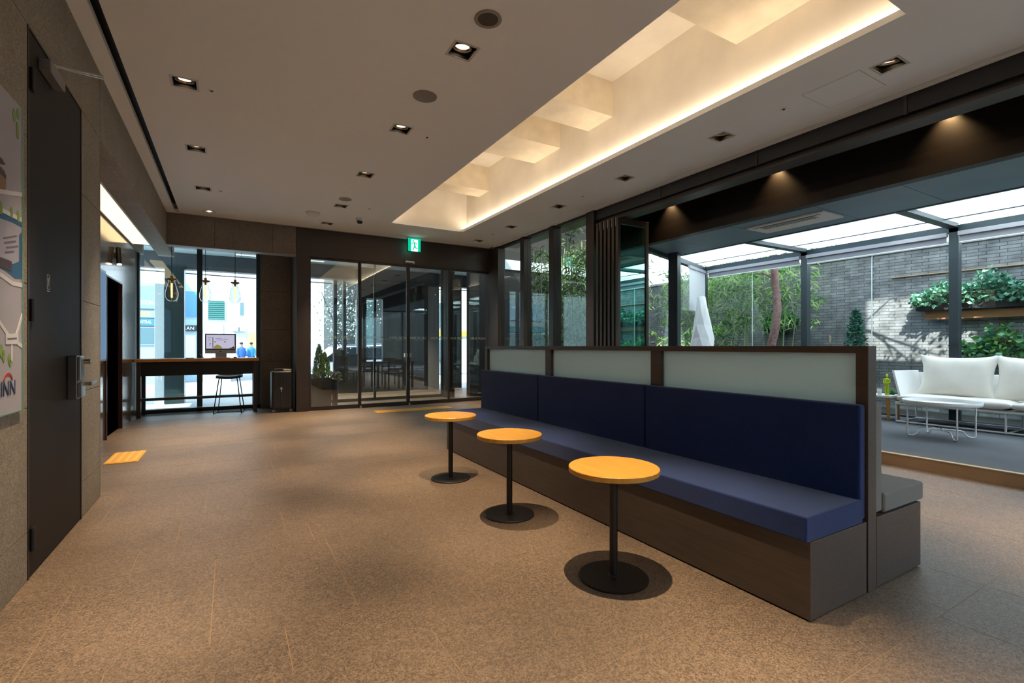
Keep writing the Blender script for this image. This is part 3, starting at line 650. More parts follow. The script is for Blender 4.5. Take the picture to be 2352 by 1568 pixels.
t = thing('ceiling_speaker', 'round ceiling speaker with a dark inset cone, nearest to the camera', 'speaker', (1.481, 2.862, Z))
MB().lathe([(.09, 0), (.092, -.006), (.07, -.008), (.066, -.002)], 36).build('rim', mat('speaker_rim', '9d9284', .5), t)
MB().cyl((0, 0, -.005), (0, 0, -.001), .068, n=32).build('cone', mat('speaker_cone', '4b443f', .6), t)
t = thing('ceiling_speaker', 'flat pale round speaker grille between two middle row downlights', 'speaker', (1.464, 4.026, Z))
MB().lathe([(.0, -.009), (.095, -.009), (.104, -.004), (.105, 0)], 36).build('grille', mat('speaker_grille', '8c8781', .6, speck=.1, sscale=500), t)
t = thing('ceiling_speaker', 'small round speaker with a pale rim near the dome camera', 'speaker', (1.466, 7.43, Z))
MB().lathe([(.09, 0), (.092, -.006), (.07, -.008), (.066, -.002)], 36).build('rim', mat('speaker_rim', '9d9284', .5), t)
MB().cyl((0, 0, -.005), (0, 0, -.001), .068, n=32).build('cone', mat('speaker_cone2', '857c72', .6), t)
t = thing('smoke_detector', 'white round smoke detector on the ceiling near the entrance', 'smoke detector', (1.16, 8.45, Z))
MB().lathe([(.11, 0), (.11, -.02), (.09, -.032)], 32).build('base', WHITE, t); MB().lathe([(.09, -.032), (.075, -.05), (.0, -.055)], 32).build('sensor_cap', WHITE, t)
t = thing('dome_camera', 'small white dome security camera with a dark eye on the ceiling', 'security camera', (1.90, 8.42, Z))
MB().lathe([(.06, 0), (.062, -.03), (.055, -.05)], 28).build('base', WHITE, t); MB().sphere((0, 0, -.05), .05, sc=(1, 1, 1)).build('dome', mat('dome_black', '1a1816', .1), t)

# ------------------------------------------------------------------ banquette bench
B = thing('banquette_bench', 'long double sided banquette with navy front cushions and a frosted glass divider', 'bench', (2.15, 1.16, 0))
Lb = 4.08
MB().box(.022, .515, 0, Lb, .008, .348).build('front_plinth', DARKWOOD, B, bevel=.002)
MB().box(.615, 1.11, 0, Lb, .008, .352).build('rear_plinth', DARKWOOD, B, bevel=.002)
MB().box(.034, 1.1, .012, Lb - .012, 0, .009).build('shadow_base', BLACK, B)
MB()  .box(.004, .495, .006, Lb, .346, .457).build('seat_cushion', NAVY, B, bevel=.008, seg=3)
for a, b in ((.012, 1.415), (1.42, 2.845), (2.85, Lb + .03)): MB().box(.478, .53, a, b, .356, .915).build('backrest', NAVY, B, bevel=.012, seg=3)
mb = MB(); x0, x1 = .53, .612
mb.box(x0, x1, 0, .055, 0, 1.202); mb.box(x0, x1, Lb - .04, Lb + .02, 0, 1.202); mb.box(x0, x1, .055, Lb - .04, 1.166, 1.202)
for y in (1.315, 2.70): mb.box(x0, x1, y, y + .095, .3, 1.166)
mb.box(x0, x1, .055, Lb - .04, 0, .90)
mb.build('divider_frame', DARKWOOD, B, bevel=.002)
for a, b in ((.055, 1.315), (1.41, 2.70), (2.795, Lb - .04)): MB().box(.563, .577, a, b, .90, 1.166).build('glass_panel', FROST, B)
for a, b in ((.01, 1.415), (1.42, 2.845), (2.85, Lb + .03)): tag(MB().box(.614, .70, a, b, .365, .915).build('rear_backrest', GREYF, B, bevel=.015, seg=3), 'grey fabric rear backrest')
MB().box(.71, 1.165, .005, Lb, .355, .455).build('rear_seat_cushion', GREYF, B, bevel=.015, seg=3)

# round side tables
T = thing('side_table', 'round honey wood side table with a black disc foot, nearest of three by the bench', 'table', (1.72, 1.906, 0), group='round side tables')
MB().lathe([(.0, .547), (.222, .547), (.232, .552), (.232, .574), (.229, .577), (.0, .577)], 64, sm=False).build('tabletop', OAK, T)
MB().cyl((0, 0, .01), (0, 0, .547), .021, n=24).build('post', TABLEM, T)
MB().lathe([(.177, 0), (.178, .008), (.172, .012), (.03, .013), (.021, .018)], 64, cap0=True, sm=False).build('base', TABLEM, T)
dup(T, (1.72, 2.992, 0), 'round honey wood side table with a black disc foot, middle one of three'); dup(T, (1.729, 4.08, 0), 'round honey wood side table at the far end of the bench, smallest in view')

# tactile tiles
def tactile(loc, wx, wy, lab, along):
    t = thing('tactile_tile', lab, 'tactile paving', loc)
    MB().box(0, wx, 0, wy, 0, .006).build('plate', YEL, t, bevel=.001)
    mb = MB()
    if along == 'y':
        n = int(wx / .07)
        for i in range(n): c = (i + .5) * wx / n; mb.box(c - .018, c + .018, .02, wy - .02, .006, .011)
    else:
        n = int(wx / .3)
        for i in range(n):
            for j in range(4): mb.box(i * .3 + .02, i * .3 + .28, (j + .5) * wy / 4 - .018, (j + .5) * wy / 4 + .018, .006, .011)
    mb.build('ribs', mat('tactile_rib', 'e6b24a', .55), t, bevel=.002)
    return t
tactile((-1.12, 6.30, 0), .285, .62, 'yellow ribbed tactile tile by the left recess', 'y')
tactile((2.28, 8.68, 0), 1.46, .34, 'yellow ribbed tactile strip on the floor in front of the sliding doors', 'x')

# ------------------------------------------------------------------ window desk
D = thing('window_desk', 'long wooden counter with dark frame under the street window', 'desk', (-1.38, 10.0, 0))
MB().box(0, 1.83, 0, .62, .935, .985).build('worktop', OAK2, D, bevel=.003)
MB().box(.07, 1.8, .05, .08, .70, .935).build('apron', BLACK, D)
for x in (.03, 1.74): MB().box(x, x + .06, .02, .09, 0, .935).build('leg', DMETAL2, D, bevel=.003)
for x in (.03, 1.74): MB().box(x, x + .06, .52, .59, 0, .935).build('leg', DMETAL2, D, bevel=.003)
MB().box(.09, 1.74, .03, .075, .285, .33).build('foot_rail', DMETAL2, D, bevel=.003)
MB().box(.09, 1.74, .45, .60, .06, .09).build('lower_rail', DMETAL2, D)

K = thing('desktop_computer', 'silver all in one computer with a bright map on its screen on the wooden counter', 'computer', (-.16, 10.36, .985), rot=R(-6))
MB().box(-.245, .245, -.012, .02, .085, .445).build('display_body', mat('alu', 'c9c9cb', .35, metal=.7), K, bevel=.006)
MB().box(-.243, .243, -.015, -.010, .155, .443).build('bezel', SCREEN_BEZEL, K)
sc = MB().box(-.225, .225, -.0165, -.0145, .172, .425).build('screen', emis('screen_lilac', 'b9b6cc', .75), K)
mb = MB(); mb.box(-.125, -.115, -.0175, -.0165, .18, .38); 
for a in ((-.2, -.14, .37, .374), (-.2, -.15, .34, .344), (-.2, -.16, .31, .314), (-.08, .02, .36, .366), (-.06, .05, .33, .335), (.05, .12, .34, .345), (-.17, -.155, .25, .27), (-.1, -.07, .29, .30), (.06, .08, .29, .305), (-.2, -.15, .23, .233)): mb.box(a[0], a[1], -.0175, -.0165, a[2], a[3])
mb.build('map_marks', emis('screen_dark', '2a2840', .5), sc)
MB().prism([(-.11, .176), (-.10, .21), (-.06, .245), (-.02, .235), (.02, .20), (.03, .176)], 'y', -.0177, -.0166).build('map_field', emis('screen_yellow', '9c9440', .6), sc)
MB().prism([(.12, .174), (.17, .19), (.215, .215), (.22, .174)], 'y', -.0177, -.0166).build('map_corner', emis('screen_corner', '3a3826', .4), sc)
MB().cyl((0, -.0135, .12), (0, -.011, .12), .012, n=16).build('chin_mark', BLACK, K)
mb = MB(); mb.prism([(.02, .20), (.03, .20), (.075, .0), (-.09, .0), (-.09, .008), (.06, .008)], 'x', -.09, .09); mb.build('stand', mat('alu', 'c9c9cb', .35, metal=.7), K, bevel=.002)
t = thing('keyboard', 'slim pale keyboard lying in front of the computer', 'keyboard', (-.15, 10.14, .985), rot=R(-4))
MB().box(-.14, .14, -.055, .055, .0, .01).build('body', mat('alu', 'c9c9cb', .35, metal=.7), t, bevel=.003)
mb = MB()
for r_ in range(5):
    for q in range(13): mb.box(-.132 + q * .0205, -.132 + q * .0205 + .0165, -.046 + r_ * .019, -.046 + r_ * .019 + .015, .010, .013)
mb.build('keys', WHITE, t)
t = thing('computer_mouse', 'small dark mouse beside the keyboard on the wooden counter', 'mouse', (.07, 10.15, .985)); MB().sphere((0, 0, .004), .03, sc=(1, 1.5, .75)).build('body', BLACK, t)
t = thing('phone_handset', 'flat black phone lying on the counter left of the computer', 'phone', (-.62, 10.2, .985)); MB().box(-.06, .06, -.035, .035, 0, .012).build('body', BLACK, t, bevel=.004)
mb = MB(); pts = [(-.43, 10.5, .992)] + [(-.43 - .05 * math.sin(i * .5), 10.42 - i * .02, .992 + .07 * math.sin(i * .5)) for i in range(7)]; mb.tube(pts, .006)
tag(mb.build('cable', mat('cable_red', '8a4a58', .6)), 'reddish cable looping behind the left edge of the computer', 'cable')

S = thing('bar_stool', 'black bar stool with thin sled frame pushed under the window desk', 'stool', (-.02, 10.17, 0), rot=R(-8))
mb = MB(); n1, n2 = 13, 9; vs = []; fs = []
for j in range(n2):
    v = j / (n2 - 1) * 2 - 1
    for i in range(n1):
        u = i / (n1 - 1) * 2 - 1; vs.append((u * .20 * (1 - .12 * v * v), v * .19, .66 + .02 * u * u + .03 * max(0, v) ** 2 + .10 * max(0, v - .6)))
k = len(vs)
for j in range(n2 - 1):
    for i in range(n1 - 1): fs.append((j * n1 + i, j * n1 + i + 1, (j + 1) * n1 + i + 1, (j + 1) * n1 + i))
mb.add(vs, fs, 0, True); o = mb.build('seat', mat('stool_black', '1b1b1d', .45), S); sm = o.modifiers.new('thick', 'SOLIDIFY'); sm.thickness = .045
BM = mat('stool_steel', '26282a', .35, metal=.6)
for x in (-.19, .19):
    s_ = -1 if x < 0 else 1
    MB().tube([(s_ * .13, -.14, .64), (s_ * .145, -.15, .60), (s_ * .215, -.22, .03), (s_ * .215, -.20, .009), (s_ * .215, .20, .009), (s_ * .21, .215, .03), (s_ * .145, .15, .60), (s_ * .13, .14, .64)], .0085, n=10).build('leg', BM, S)
mb = MB(); mb.tube([(-.18, -.185, .30), (.18, -.185, .30)], .0075); mb.tube([(-.18, .185, .30), (.18, .185, .30)], .0075); mb.tube([(-.215, 0, .009), (.215, 0, .009)], .008); mb.build('crossbar', BM, S)

U = thing('suitcase', 'tall black hard shell suitcase on wheels beside the stone column', 'suitcase', (.80, 9.78, 0), rot=R(4))
SU = mat('suitcase_shell', '201c1b', .35, coat=.2)
MB().box(-.17, .17, -.13, .13, .065, .755).build('shell', SU, U, bevel=.035, seg=4)
mb = MB()
for x in (-.11, -.07, -.03, .03, .07, .11): mb.box(x - .006, x + .006, -.134, -.128, .12, .70)
mb.build('ribs', SU, U, bevel=.002)
MB().box(-.174, -.168, -.014, .014, .1, .72).build('zip_band', mat('zip_grey', '9d948a', .35, metal=.6), U)
h = MB().box(-.06, .06, -.03, .03, .755, .77).build('top_handle', BLACK, U, bevel=.006)
mb = MB(); mb.tube([(-.10, .08, .75), (-.10, .08, .785), (.10, .08, .785), (.10, .08, .75)], .008); mb.build('pull_handle', CHROME, U)
tag(MB().box(.03, .165, -.09, .06, .756, .782).build('luggage_tag', mat('tag_white', 'c9b8ac', .6), U, bevel=.004), 'pale tag lying on the top')
mb = MB(); mb.cyl((-.02, -.132, .44), (-.02, -.145, .44), .022, n=16); mb.box(-.028, -.012, -.15, -.14, .38, .45); mb.build('lock', CHROME, U, bevel=.002)
for x in (-.14, .14):
    for y in (-.1, .1):
        c = MB().box(x - .014, x + .014, y - .018, y + .018, .04, .075).build('caster', BLACK, U)
        mb = MB(); mb.cyl((x - .018, y, .027), (x - .005, y, .027), .027, n=18); mb.cyl((x + .005, y, .027), (x + .018, y, .027), .027, n=18); mb.build('wheel', mat('wheel_grey', '6d625a', .5), c)

# pendant bulbs
def pendant(x, lab):
    t = thing('pendant_lamp', lab, 'pendant lamp', (x, 10.28, 3.2), group='pendant bulbs over the window desk')
    MB().cyl((0, 0, -.03), (0, 0, 0), .05, n=24).build('ceiling_rose', BLACK, t)
    MB().cyl((0, 0, -.78), (0, 0, -.03), .005, n=8).build('cord', BLACK, t)
    mb = MB(); mb.cyl((0, 0, -.86), (0, 0, -.77), .022, n=20); mb.lathe([(.05, -.815), (.055, -.825), (.05, -.85), (.03, -.85)], 24); mb.build('socket', mat('brass', '9c7a4a', .3, metal=.9), t)
    for s_ in (-1, 1): MB().cyl((s_ * .045, 0, -.83), (s_ * .07, 0, -.83), .014, n=10).build('wing_nut', mat('nut_dark', '3d3128', .4, metal=.6), t)
    prof = [(.034, -.83), (.045, -.87), (.066, -.95), (.088, -1.03), (.097, -1.08), (.093, -1.14), (.07, -1.19), (.03, -1.215), (.001, -1.22)]
    prof2 = [(max(r_ - .003, .0008), z + (.003 if r_ < .08 else 0)) for r_, z in prof][::-1]
    MB().lathe(prof + prof2, 32).build('glass_shade', LGLASS, t)
    f = MB().cyl((0, 0, -1.15), (0, 0, -.90), .014, n=14).build('filament_tube', emis('filament', 'ffc98a', 2.2), t)
    MB().cyl((0, 0, -.90), (0, 0, -.85), .016, n=14).build('tube_cap', mat('brass', '9c7a4a', .3, metal=.9), t)
pendant(-.89, 'clear glass pendant bulb over the window desk, in front of the dark pillar')
pendant(-.392, 'clear glass pendant bulb hanging against the window mullion')
pendant(.07, 'clear glass pendant bulb nearest the stone column')

# ------------------------------------------------------------------ sunroom furniture (floor at .113)
ZP = .113
def pillow(w_, h_, t_, nx=22, ny=16, ear=.05):
    mb = MB(); vs = []
    for s_ in (1, -1):
        for j in range(ny + 1):
            v = j / ny * 2 - 1
            for i in range(nx + 1):
                u = i / nx * 2 - 1
                q = max(0.0, (1 - abs(u) ** 3.2)) * max(0.0, (1 - abs(v) ** 3.2)); th = t_ / 2 * q ** .55
                e = 1 + ear * (abs(u) ** 4 * abs(v) ** 4) * 2 - .04 * (1 - abs(u * v))
                vs.append((u * w_ / 2 * e, s_ * th + .006 * math.sin(5 * u + 3 * v) * q, v * h_ / 2 * e))
    n = (nx + 1) * (ny + 1); fs = []
    for k in (0, 1):
        for j in range(ny):
            for i in range(nx):
                a = k * n + j * (nx + 1) + i; q = (a, a + 1, a + nx + 2, a + nx + 1); fs.append(q if k else q[::-1])
    def edge(a, b): fs.append((a, b, b + n, a + n))
    for i in range(nx): edge(i + 1, i); edge(ny * (nx + 1) + i, ny * (nx + 1) + i + 1)
    for j in range(ny): edge(j * (nx + 1), (j + 1) * (nx + 1)); edge((j + 1) * (nx + 1) + nx, j * (nx + 1) + nx)
    return mb.add(vs, fs, 0, True)
SF = thing('sofa', 'white cushioned outdoor sofa with thin white tube frame in the sunroom', 'sofa', (8.5, 3.28, ZP))
mb = MB(); r_ = .012
for y in (-.07, -1.2, -2.45):
    mb.tube([(-.27, y, .30), (-.27, y, .02), (-.255, y, .012), (.36, y, .012), (.37, y, .02), (.37, y, .30)], r_)
mb.tube([(-.27, -.07, .02), (-.27, -2.45, .02)], r_); mb.tube([(.37, -.07, .02), (.37, -2.45, .02)], r_)
mb.tube([(-.30, -.08, .275), (-.30, -2.5, .275)], .016); mb.tube([(.40, -.08, .275), (.40, -2.5, .275)], .016)
for y in (-.3, -.8, -1.5, -2.1): mb.tube([(-.3, y, .275), (.4, y, .275)], .012)
mb.build('tube_frame', WMETAL, SF)
MB().box(-.31, .40, -2.5, -.08, .255, .30).build('seat_deck', mat('deck_grey', 'a49f99', .7), SF, bevel=.006)
for k, (a, b) in enumerate(((-1.25, -.10), (-2.48, -1.27))):
    mb = MB(); nx, ny = 20, 14; vs = []; fs = []
    for s_ in (0, 1):
        for j in range(ny + 1):
            for i in range(nx + 1):
                u = i / nx; v = j / ny; e = min(u, 1 - u, v, 1 - v); rr = max(0, 1 - e / .08) ** 2
                wv = .006 * math.sin(u * 31 + v * 9) * math.sin(v * 23 + k)
                vs.append((-.33 + u * .72 + .008 * math.sin(v * 29) * (u < .1), a + v * (b - a), (.405 - .03 * rr + wv) if s_ else (.30 + .03 * rr)))
    n = (nx + 1) * (ny + 1)
    for q in (0, 1):
        for j in range(ny):
            for i in range(nx):
                c0 = q * n + j * (nx + 1) + i; f = (c0, c0 + 1, c0 + nx + 2, c0 + nx + 1); fs.append(f if q else f[::-1])
    for i in range(nx): fs.append((i, i + 1, i + 1 + n, i + n)); z0 = ny * (nx + 1); fs.append((z0 + i + 1, z0 + i, z0 + i + n, z0 + i + 1 + n))
    for j in range(ny): p = j * (nx + 1); q = (j + 1) * (nx + 1); fs.append((q, p, p + n, q + n)); fs.append((p + nx, q + nx, q + nx + n, p + nx + n))
    mb.add(vs, fs, 0, True); mb.build('seat_cushion', CREAM, SF)
mb = MB(); mb.add([(-.20, -.115, .30), (.40, -.155, .30), (.44, -.075, .73), (-.16, .0, .735), (-.20, -.085, .29), (.40, -.125, .29), (.44, -.045, .73), (-.16, .03, .735)], [(0, 1, 2, 3), (7, 6, 5, 4), (0, 4, 5, 1), (1, 5, 6, 2), (2, 6, 7, 3), (3, 7, 4, 0)])
mb.build('armrest', mat('arm_white', 'f0eeea', .6), SF, bevel=.006)
mb = MB(); mb.add([(.37, -.09, .30), (.37, -2.5, .30), (.43, -2.5, .70), (.43, -.02, .70), (.395, -.09, .30), (.395, -2.5, .30), (.455, -2.5, .70), (.455, -.02, .70)], [(0, 1, 2, 3), (7, 6, 5, 4), (0, 4, 5, 1), (1, 5, 6, 2), (2, 6, 7, 3), (3, 7, 4, 0)])
mb.build('back_panel', mat('arm_white', 'f0eeea', .6), SF, bevel=.006)
for i, yc in enumerate((-.60, -1.40)):
    o = pillow(.78, .56, .20, ear=.085).build('back_cushion', CREAM, SF, loc=(.16, yc, .665)); o.rotation_euler = (R(-16), 0, R(-90))
    sb = o.modifiers.new('sub', 'SUBSURF'); sb.levels = 1; sb.render_levels = 1

TT = thing('tray_table', 'round white metal tray table in front of the sunroom sofa', 'table', (7.36, 2.42, ZP), rot=R(-3))
MB().lathe([(.0, .385), (.345, .385), (.365, .40), (.368, .437), (.362, .437), (.358, .402), (.34, .392), (.0, .392)], 56).build('tray', WMETAL, TT)
for k, a in enumerate((45, 135, 225, 315)):
    ca, sa = math.cos(R(a)), math.sin(R(a)); r1 = .335; zt = .386
    pts = [(r1 * ca, r1 * sa, zt), (r1 * ca, r1 * sa, .03), ((r1 - .012) * ca, (r1 - .012) * sa, .010), ((r1 - .05) * ca, (r1 - .05) * sa, .008), ((r1 - .09) * ca, (r1 - .09) * sa, .03), ((r1 - .12) * ca, (r1 - .12) * sa, .075), ((r1 - .15) * ca, (r1 - .15) * sa, .085), (.012 * ca, .012 * sa, .085 + .012 * (k % 2))]
    MB().tube(pts, .008, n=10).build('leg', WMETAL, TT)

ST = thing('side_table', 'small white topped side table with wooden legs left of the sofa', 'table', (8.5, 3.56, ZP))
MB().box(-.19, .19, -.25, .25, .33, .362).build('tabletop', WHITE, ST, bevel=.004)
for x in (-.15, .15):
    for y in (-.2, .2): MB().cyl((x * 1.05, y * 1.05, 0), (x, y, .33), .017, .026, n=14).build('leg', mat('leg_wood', 'c58a45', .5), ST)
FG = thing('figurine', 'lime green standing figure ornament with folded arms on the small white table', 'figurine', (8.42, 3.40, ZP + .3625))
mb = MB(); mb.lathe([(.001, 0), (.03, 0), (.031, .012), (.022, .02)], 18, (0, -.022, 0)); mb.lathe([(.001, 0), (.03, 0), (.031, .012), (.022, .02)], 18, (0, .022, 0))
mb.tube([(0, -.022, .01), (0, -.024, .08), (0, -.022, .15), (0, -.012, .18)], [.017, .021, .027, .03], n=12); mb.tube([(0, .022, .01), (0, .024, .08), (0, .022, .15), (0, .012, .18)], [.017, .021, .027, .03], n=12)
mb.sphere((0, 0, .225), .06, sc=(.62, .85, 1.0)); mb.sphere((0, 0, .265), .045, sc=(.7, 1.35, .6)); mb.cyl((0, 0, .28), (0, 0, .31), .016, n=12)
mb.sphere((0, 0, .33), .03, sc=(.95, .9, 1.2)); mb.sphere((-.03, 0, .327), .006)
for s_ in (-1, 1): mb.tube([(0, s_ * .055, .275), (-.005, s_ * .068, .235), (-.035, s_ * .05, .21), (-.045, -s_ * .02, .215 + s_ * .008)], [.018, .017, .015, .012], n=10)
mb.build('body', mat('lime', 'c6da22', .4), FG).scale = (.7, .58, .86)
t = thing('cup', 'small white cup at the foot of the lime green figure', 'cup', (8.38, 3.48, ZP + .3625)); MB().lathe([(.001, 0), (.025, 0), (.03, .09), (.027, .09), (.023, .006), (.001, .006)], 24).build('body', WHITE, t)
t = thing('plant_bowl', 'low dark bowl of small green leaves beside the lime green figure', 'plant', (8.58, 3.40, ZP + .3625))
MB().lathe([(.001, 0), (.03, 0), (.04, .025), (.037, .025), (.028, .008), (.001, .008)], 24).build('bowl', mat('bowl_dark', '22303a', .4), t)
nr = np.random.default_rng(3)
def leaves(cent, size, aspect=.35, droop=0.0, rngn=nr, upbias=.3):
    """two-facet folded leaves round the given points -> verts, faces"""
    n = len(cent); d = rngn.normal(size=(n, 3)); d[:, 2] = d[:, 2] * .6 + upbias - droop; d /= np.linalg.norm(d, axis=1)[:, None]
    u = np.cross(d, rngn.normal(size=(n, 3))); u /= np.linalg.norm(u, axis=1)[:, None]; nrm = np.cross(d, u)
    s = (size * rngn.uniform(.6, 1.25, n))[:, None]
    base = cent; tip = cent + d * s - np.array([0, 0, 1]) * s * droop * .3; mid = cent + d * s * .45
    l = mid + u * s * aspect * .5 + nrm * s * .08; r = mid - u * s * aspect * .5 + nrm * s * .08
    V = np.stack([base, l, tip, r], 1).reshape(-1, 3); i = np.arange(n) * 4
    F = np.concatenate([np.stack([i, i + 1, i + 2], 1), np.stack([i, i + 2, i + 3], 1)])
    return V, F
def leafmesh(name, V, F, mats, parent=None, loc=(0, 0, 0), nm=None):
    me = bpy.data.meshes.new(name); me.from_pydata(V.tolist(), [], F.tolist())
    for m in (mats if isinstance(mats, list) else [mats]): me.materials.append(m)
    if isinstance(mats, list):
        n = len(F) // 2; k = np.random.default_rng(len(F)).integers(0, len(mats), n); me.polygons.foreach_set('material_index', np.concatenate([k, k]).astype(int))
    me.update(); o = bpy.data.objects.new(name, me); C.objects.link(o); o.location = loc
    if parent is not None: o.parent = parent
    return o
LG = [mat('leaf_a', '5f9f55', .55, trans=.3), mat('leaf_b', '6fae52', .55, trans=.3), mat('leaf_c', '376f4a', .5, trans=.25)]
BG = [mat('bamboo_a', '86b060', .55, trans=.35), mat('bamboo_b', 'b4cf86', .55, trans=.35), mat('bamboo_c', '4c7a3c', .5, trans=.3)]
IV = [mat('ivy_a', '4c8a6c', .45, trans=.2), mat('ivy_b', '7cae8e', .45, trans=.2), mat('ivy_c', '35705a', .45, trans=.2)]
V, F = leaves(nr.normal(size=(90, 3)) * [.02, .02, .012] + [0, 0, .045], .03, .5); leafmesh('foliage', V, F, LG, t)

PL = thing('paper_floor_lamp', 'tall white faceted paper sculpture lamp at the far corner of the sunroom', 'floor lamp', (8.13, 6.43, ZP))
mb = MB(); rr = random.Random(4); lev = [(0, .235), (.32, .245), (.62, .25), (.95, .24), (1.25, .22), (1.55, .17), (1.85, .115), (2.07, .085)]; n = 7; vs = []
for i, (z, r0) in enumerate(lev):
    for j in range(n):
        a = 2 * math.pi * (j + .5 * (i % 2)) / n; q = r0 * rr.uniform(.84, 1.12); vs.append((q * math.cos(a), q * math.sin(a), z + (rr.uniform(-.06, .06) if 0 < i < len(lev) - 1 else 0)))
fs = []
for i in range(len(lev) - 1):
    for j in range(n):
        a, b, c_, d_ = i * n + j, i * n + (j + 1) % n, (i + 1) * n + j, (i + 1) * n + (j + 1) % n
        fs += [(a, b, c_), (b, d_, c_)] if i % 2 == 0 else [(a, b, d_), (a, d_, c_)]
fs += [list(range(n))[::-1], list(range((len(lev) - 1) * n, len(lev) * n))]
mb.add(vs, fs); mb.build('paper_shade', mat('paper_white', 'ececec', .8), PL)
MB().cyl((0, 0, 2.06), (0, 0, 2.085), .05, n=18).build('top_cap', WHITE, PL)

# dining set behind the divider (shows as a reflection in the entrance doors)
DT = thing('dining_table', 'dark dining table standing behind the bench divider', 'table', (4.1, 5.2, 0))
DKW = mat('cafe_wood', '2c2522', .4)
MB().box(-.55, .55, -.4, .4, .72, .755).build('tabletop', DKW, DT, bevel=.003)
for x in (-.5, .5):
    for y in (-.35, .35): MB().box(x - .025, x + .025, y - .025, y + .025, 0, .72).build('leg', DKW, DT)
CH = thing('dining_chair', 'dark wooden dining chair on the bench side of the dining table', 'chair', (3.62, 4.5, 0), rot=R(180), group='chairs at the dining table')
MB().box(-.22, .22, -.22, .22, .43, .47).build('seat', mat('chair_red', '3d2426', .7), CH, bevel=.01)
for x in (-.2, .2):
    MB().box(x - .018, x + .018, -.2, -.165, 0, .43).build('leg', DKW, CH); MB().box(x - .018, x + .018, .18, .215, 0, .84).build('leg', DKW, CH)
mb = MB(); mb.box(-.182, .182, .185, .21, .70, .84); mb.box(-.182, .182, .185, .21, .55, .60); mb.build('backrest', DKW, CH, bevel=.004)
dup(CH, (4.25, 4.5, 0), 'dark wooden dining chair beside the other on the camera side of the dining table'); dup(CH, (3.95, 5.9, 0), 'dark wooden dining chair on the door side of the dining table', rot=0)

# ------------------------------------------------------------------ rear of the room (shows in reflections)
mb = MB(); mb.box(-1.2, .3, -3.8, -3.6, 0, Z); mb.box(.3, 5.3, -3.8, -3.6, 3.2, Z + .3)
struct(mb, 'wall_rear', STONE2, 'stone wall and header at the rear of the lobby', 'wall')
t = thing('window_17', 'tall glass front at the rear of the lobby', 'window', (0, -3.7, 0), kind='structure')
mb = MB()
for x in (.3, 1.9, 3.55, 5.2): mb.box(x, x + .08, -.05, .05, 0, 3.2)
mb.box(.38, 5.2, -.05, .05, 0, .08); mb.box(.38, 5.2, -.05, .05, 3.12, 3.2); mb.build('window_frame', DMETAL2, t)
for a, b in ((.38, 1.9), (1.98, 3.55), (3.63, 5.2)): MB().box(a, b, -.006, .006, .08, 3.12).build('pane', GLASS, t)
mb = MB(); mb.box(-12, 12, -14, -3.85, -.3, -.02)
struct(mb, 'ground_rear', mat('asphalt_dark', '3a3c40', .9), 'grey paving outside the rear glass front', 'pavement')
t = thing('sky_screen_building', 'low dark building added opposite the rear glass front to screen the sky', 'building', (2, -11, -.02))  # added low and dark to keep bright sky out of the door reflections
MB().box(-13, 13, -3, 0, 0, 4.3).build('wall', mat('rear_wall', '23292b', .7), t)
for x in (-6, -2.5, 1.2, 4.6): MB().box(x, x + 1.5, 0, .05, 1.1, 3.0).build('window', mat('rear_pane', '6f8084', .3), t)
mb = MB(); X0, X1 = 5.2, 5.5  # unseen band added to gate the sun into a patch on the garden brick
for a in ((-9, 12, 9.05, 10.4), (-9, -.6, 7.4, 9.05), (1.15, 12, 7.4, 9.05), (-9, -8.6, 4.7, 7.4), (11.6, 12, 4.7, 7.4)): mb.box(X0, X1, *a)
struct(mb, 'wall_sun_gate', STONE2, 'added unseen wall band with one gap that shapes the sun patch', 'wall')
mb = MB(); mb.box(5.3, 9.0, -3.6, -3.5, 2.83, 3.5); mb.box(5.3, 9.0, -3.6, -3.5, 0, .14)
for x in (5.3, 7.1, 8.9): mb.box(x, x + .1, -3.6, -3.5, .14, 2.83)
struct(mb, 'wall_sunroom', FRAME, 'grey framed end of the sunroom behind the camera', 'wall')
struct(MB().box(5.4, 8.9, -3.556, -3.544, .14, 2.83), 'window_18', GLASS, 'clear end glass of the sunroom behind the camera', 'window')

# ------------------------------------------------------------------ garden
mb = MB(); mb.box(10.6, 10.85, -6, 12.5, 0, 2.93)
struct(mb, 'wall_garden', BRICK, 'dark grey brick garden wall behind the sunroom', 'wall')
mb = MB(); mb.box(10.57, 10.88, -6, 12.5, 2.93, 2.985)
struct(mb, 'trim_5', mat('coping', 'b8b8b4', .8), 'pale stone coping along the top of the brick garden wall', 'coping')
def planter(loc, wy, hz, lab, n, up, size, drop, seed, mats=IV, board=False):
    t = thing('wall_planter', lab, 'planter', loc)
    MB().box(-.12, .12, 0, wy, -hz, 0).build('trough', mat('trough_dark', '2c3038', .7), t, bevel=.004)
    if board: tag(MB().box(-.02, .06, .05, wy - .1, -hz - .15, -hz - .02).build('timber_board', mat('timber', '9c6a3e', .6, var=.15, vscale=4, stretch=(1, 1, 10)), t), 'brown timber board')
    q = np.random.default_rng(seed); y = q.uniform(-.04, wy + .02, n); h = q.beta(1.4, 1.6, n)
    bumpy = .75 + .35 * np.sin(y * 7 + seed) * np.sin(y * 3.1)
    c = np.stack([q.normal(-.04, .10, n) - .06, y, -drop + h * (up + drop) * bumpy], 1)
    V, F = leaves(c, size, .75, 0.15, q, .1); leafmesh('foliage', V, F, mats, t)
    return t
planter((10.46, -.8, 2.03), 4.55, .22, 'wall planter spilling blue green ivy high on the brick wall', 6000, .36, .085, .14, 11, board=True)
planter((10.46, -.8, 1.10), 4.0, .25, 'low wall planter of bushy yellow green ivy behind the sofa', 6000, .42, .09, .14, 12, mats=[LG[0], LG[1], IV[2], IV[1]])
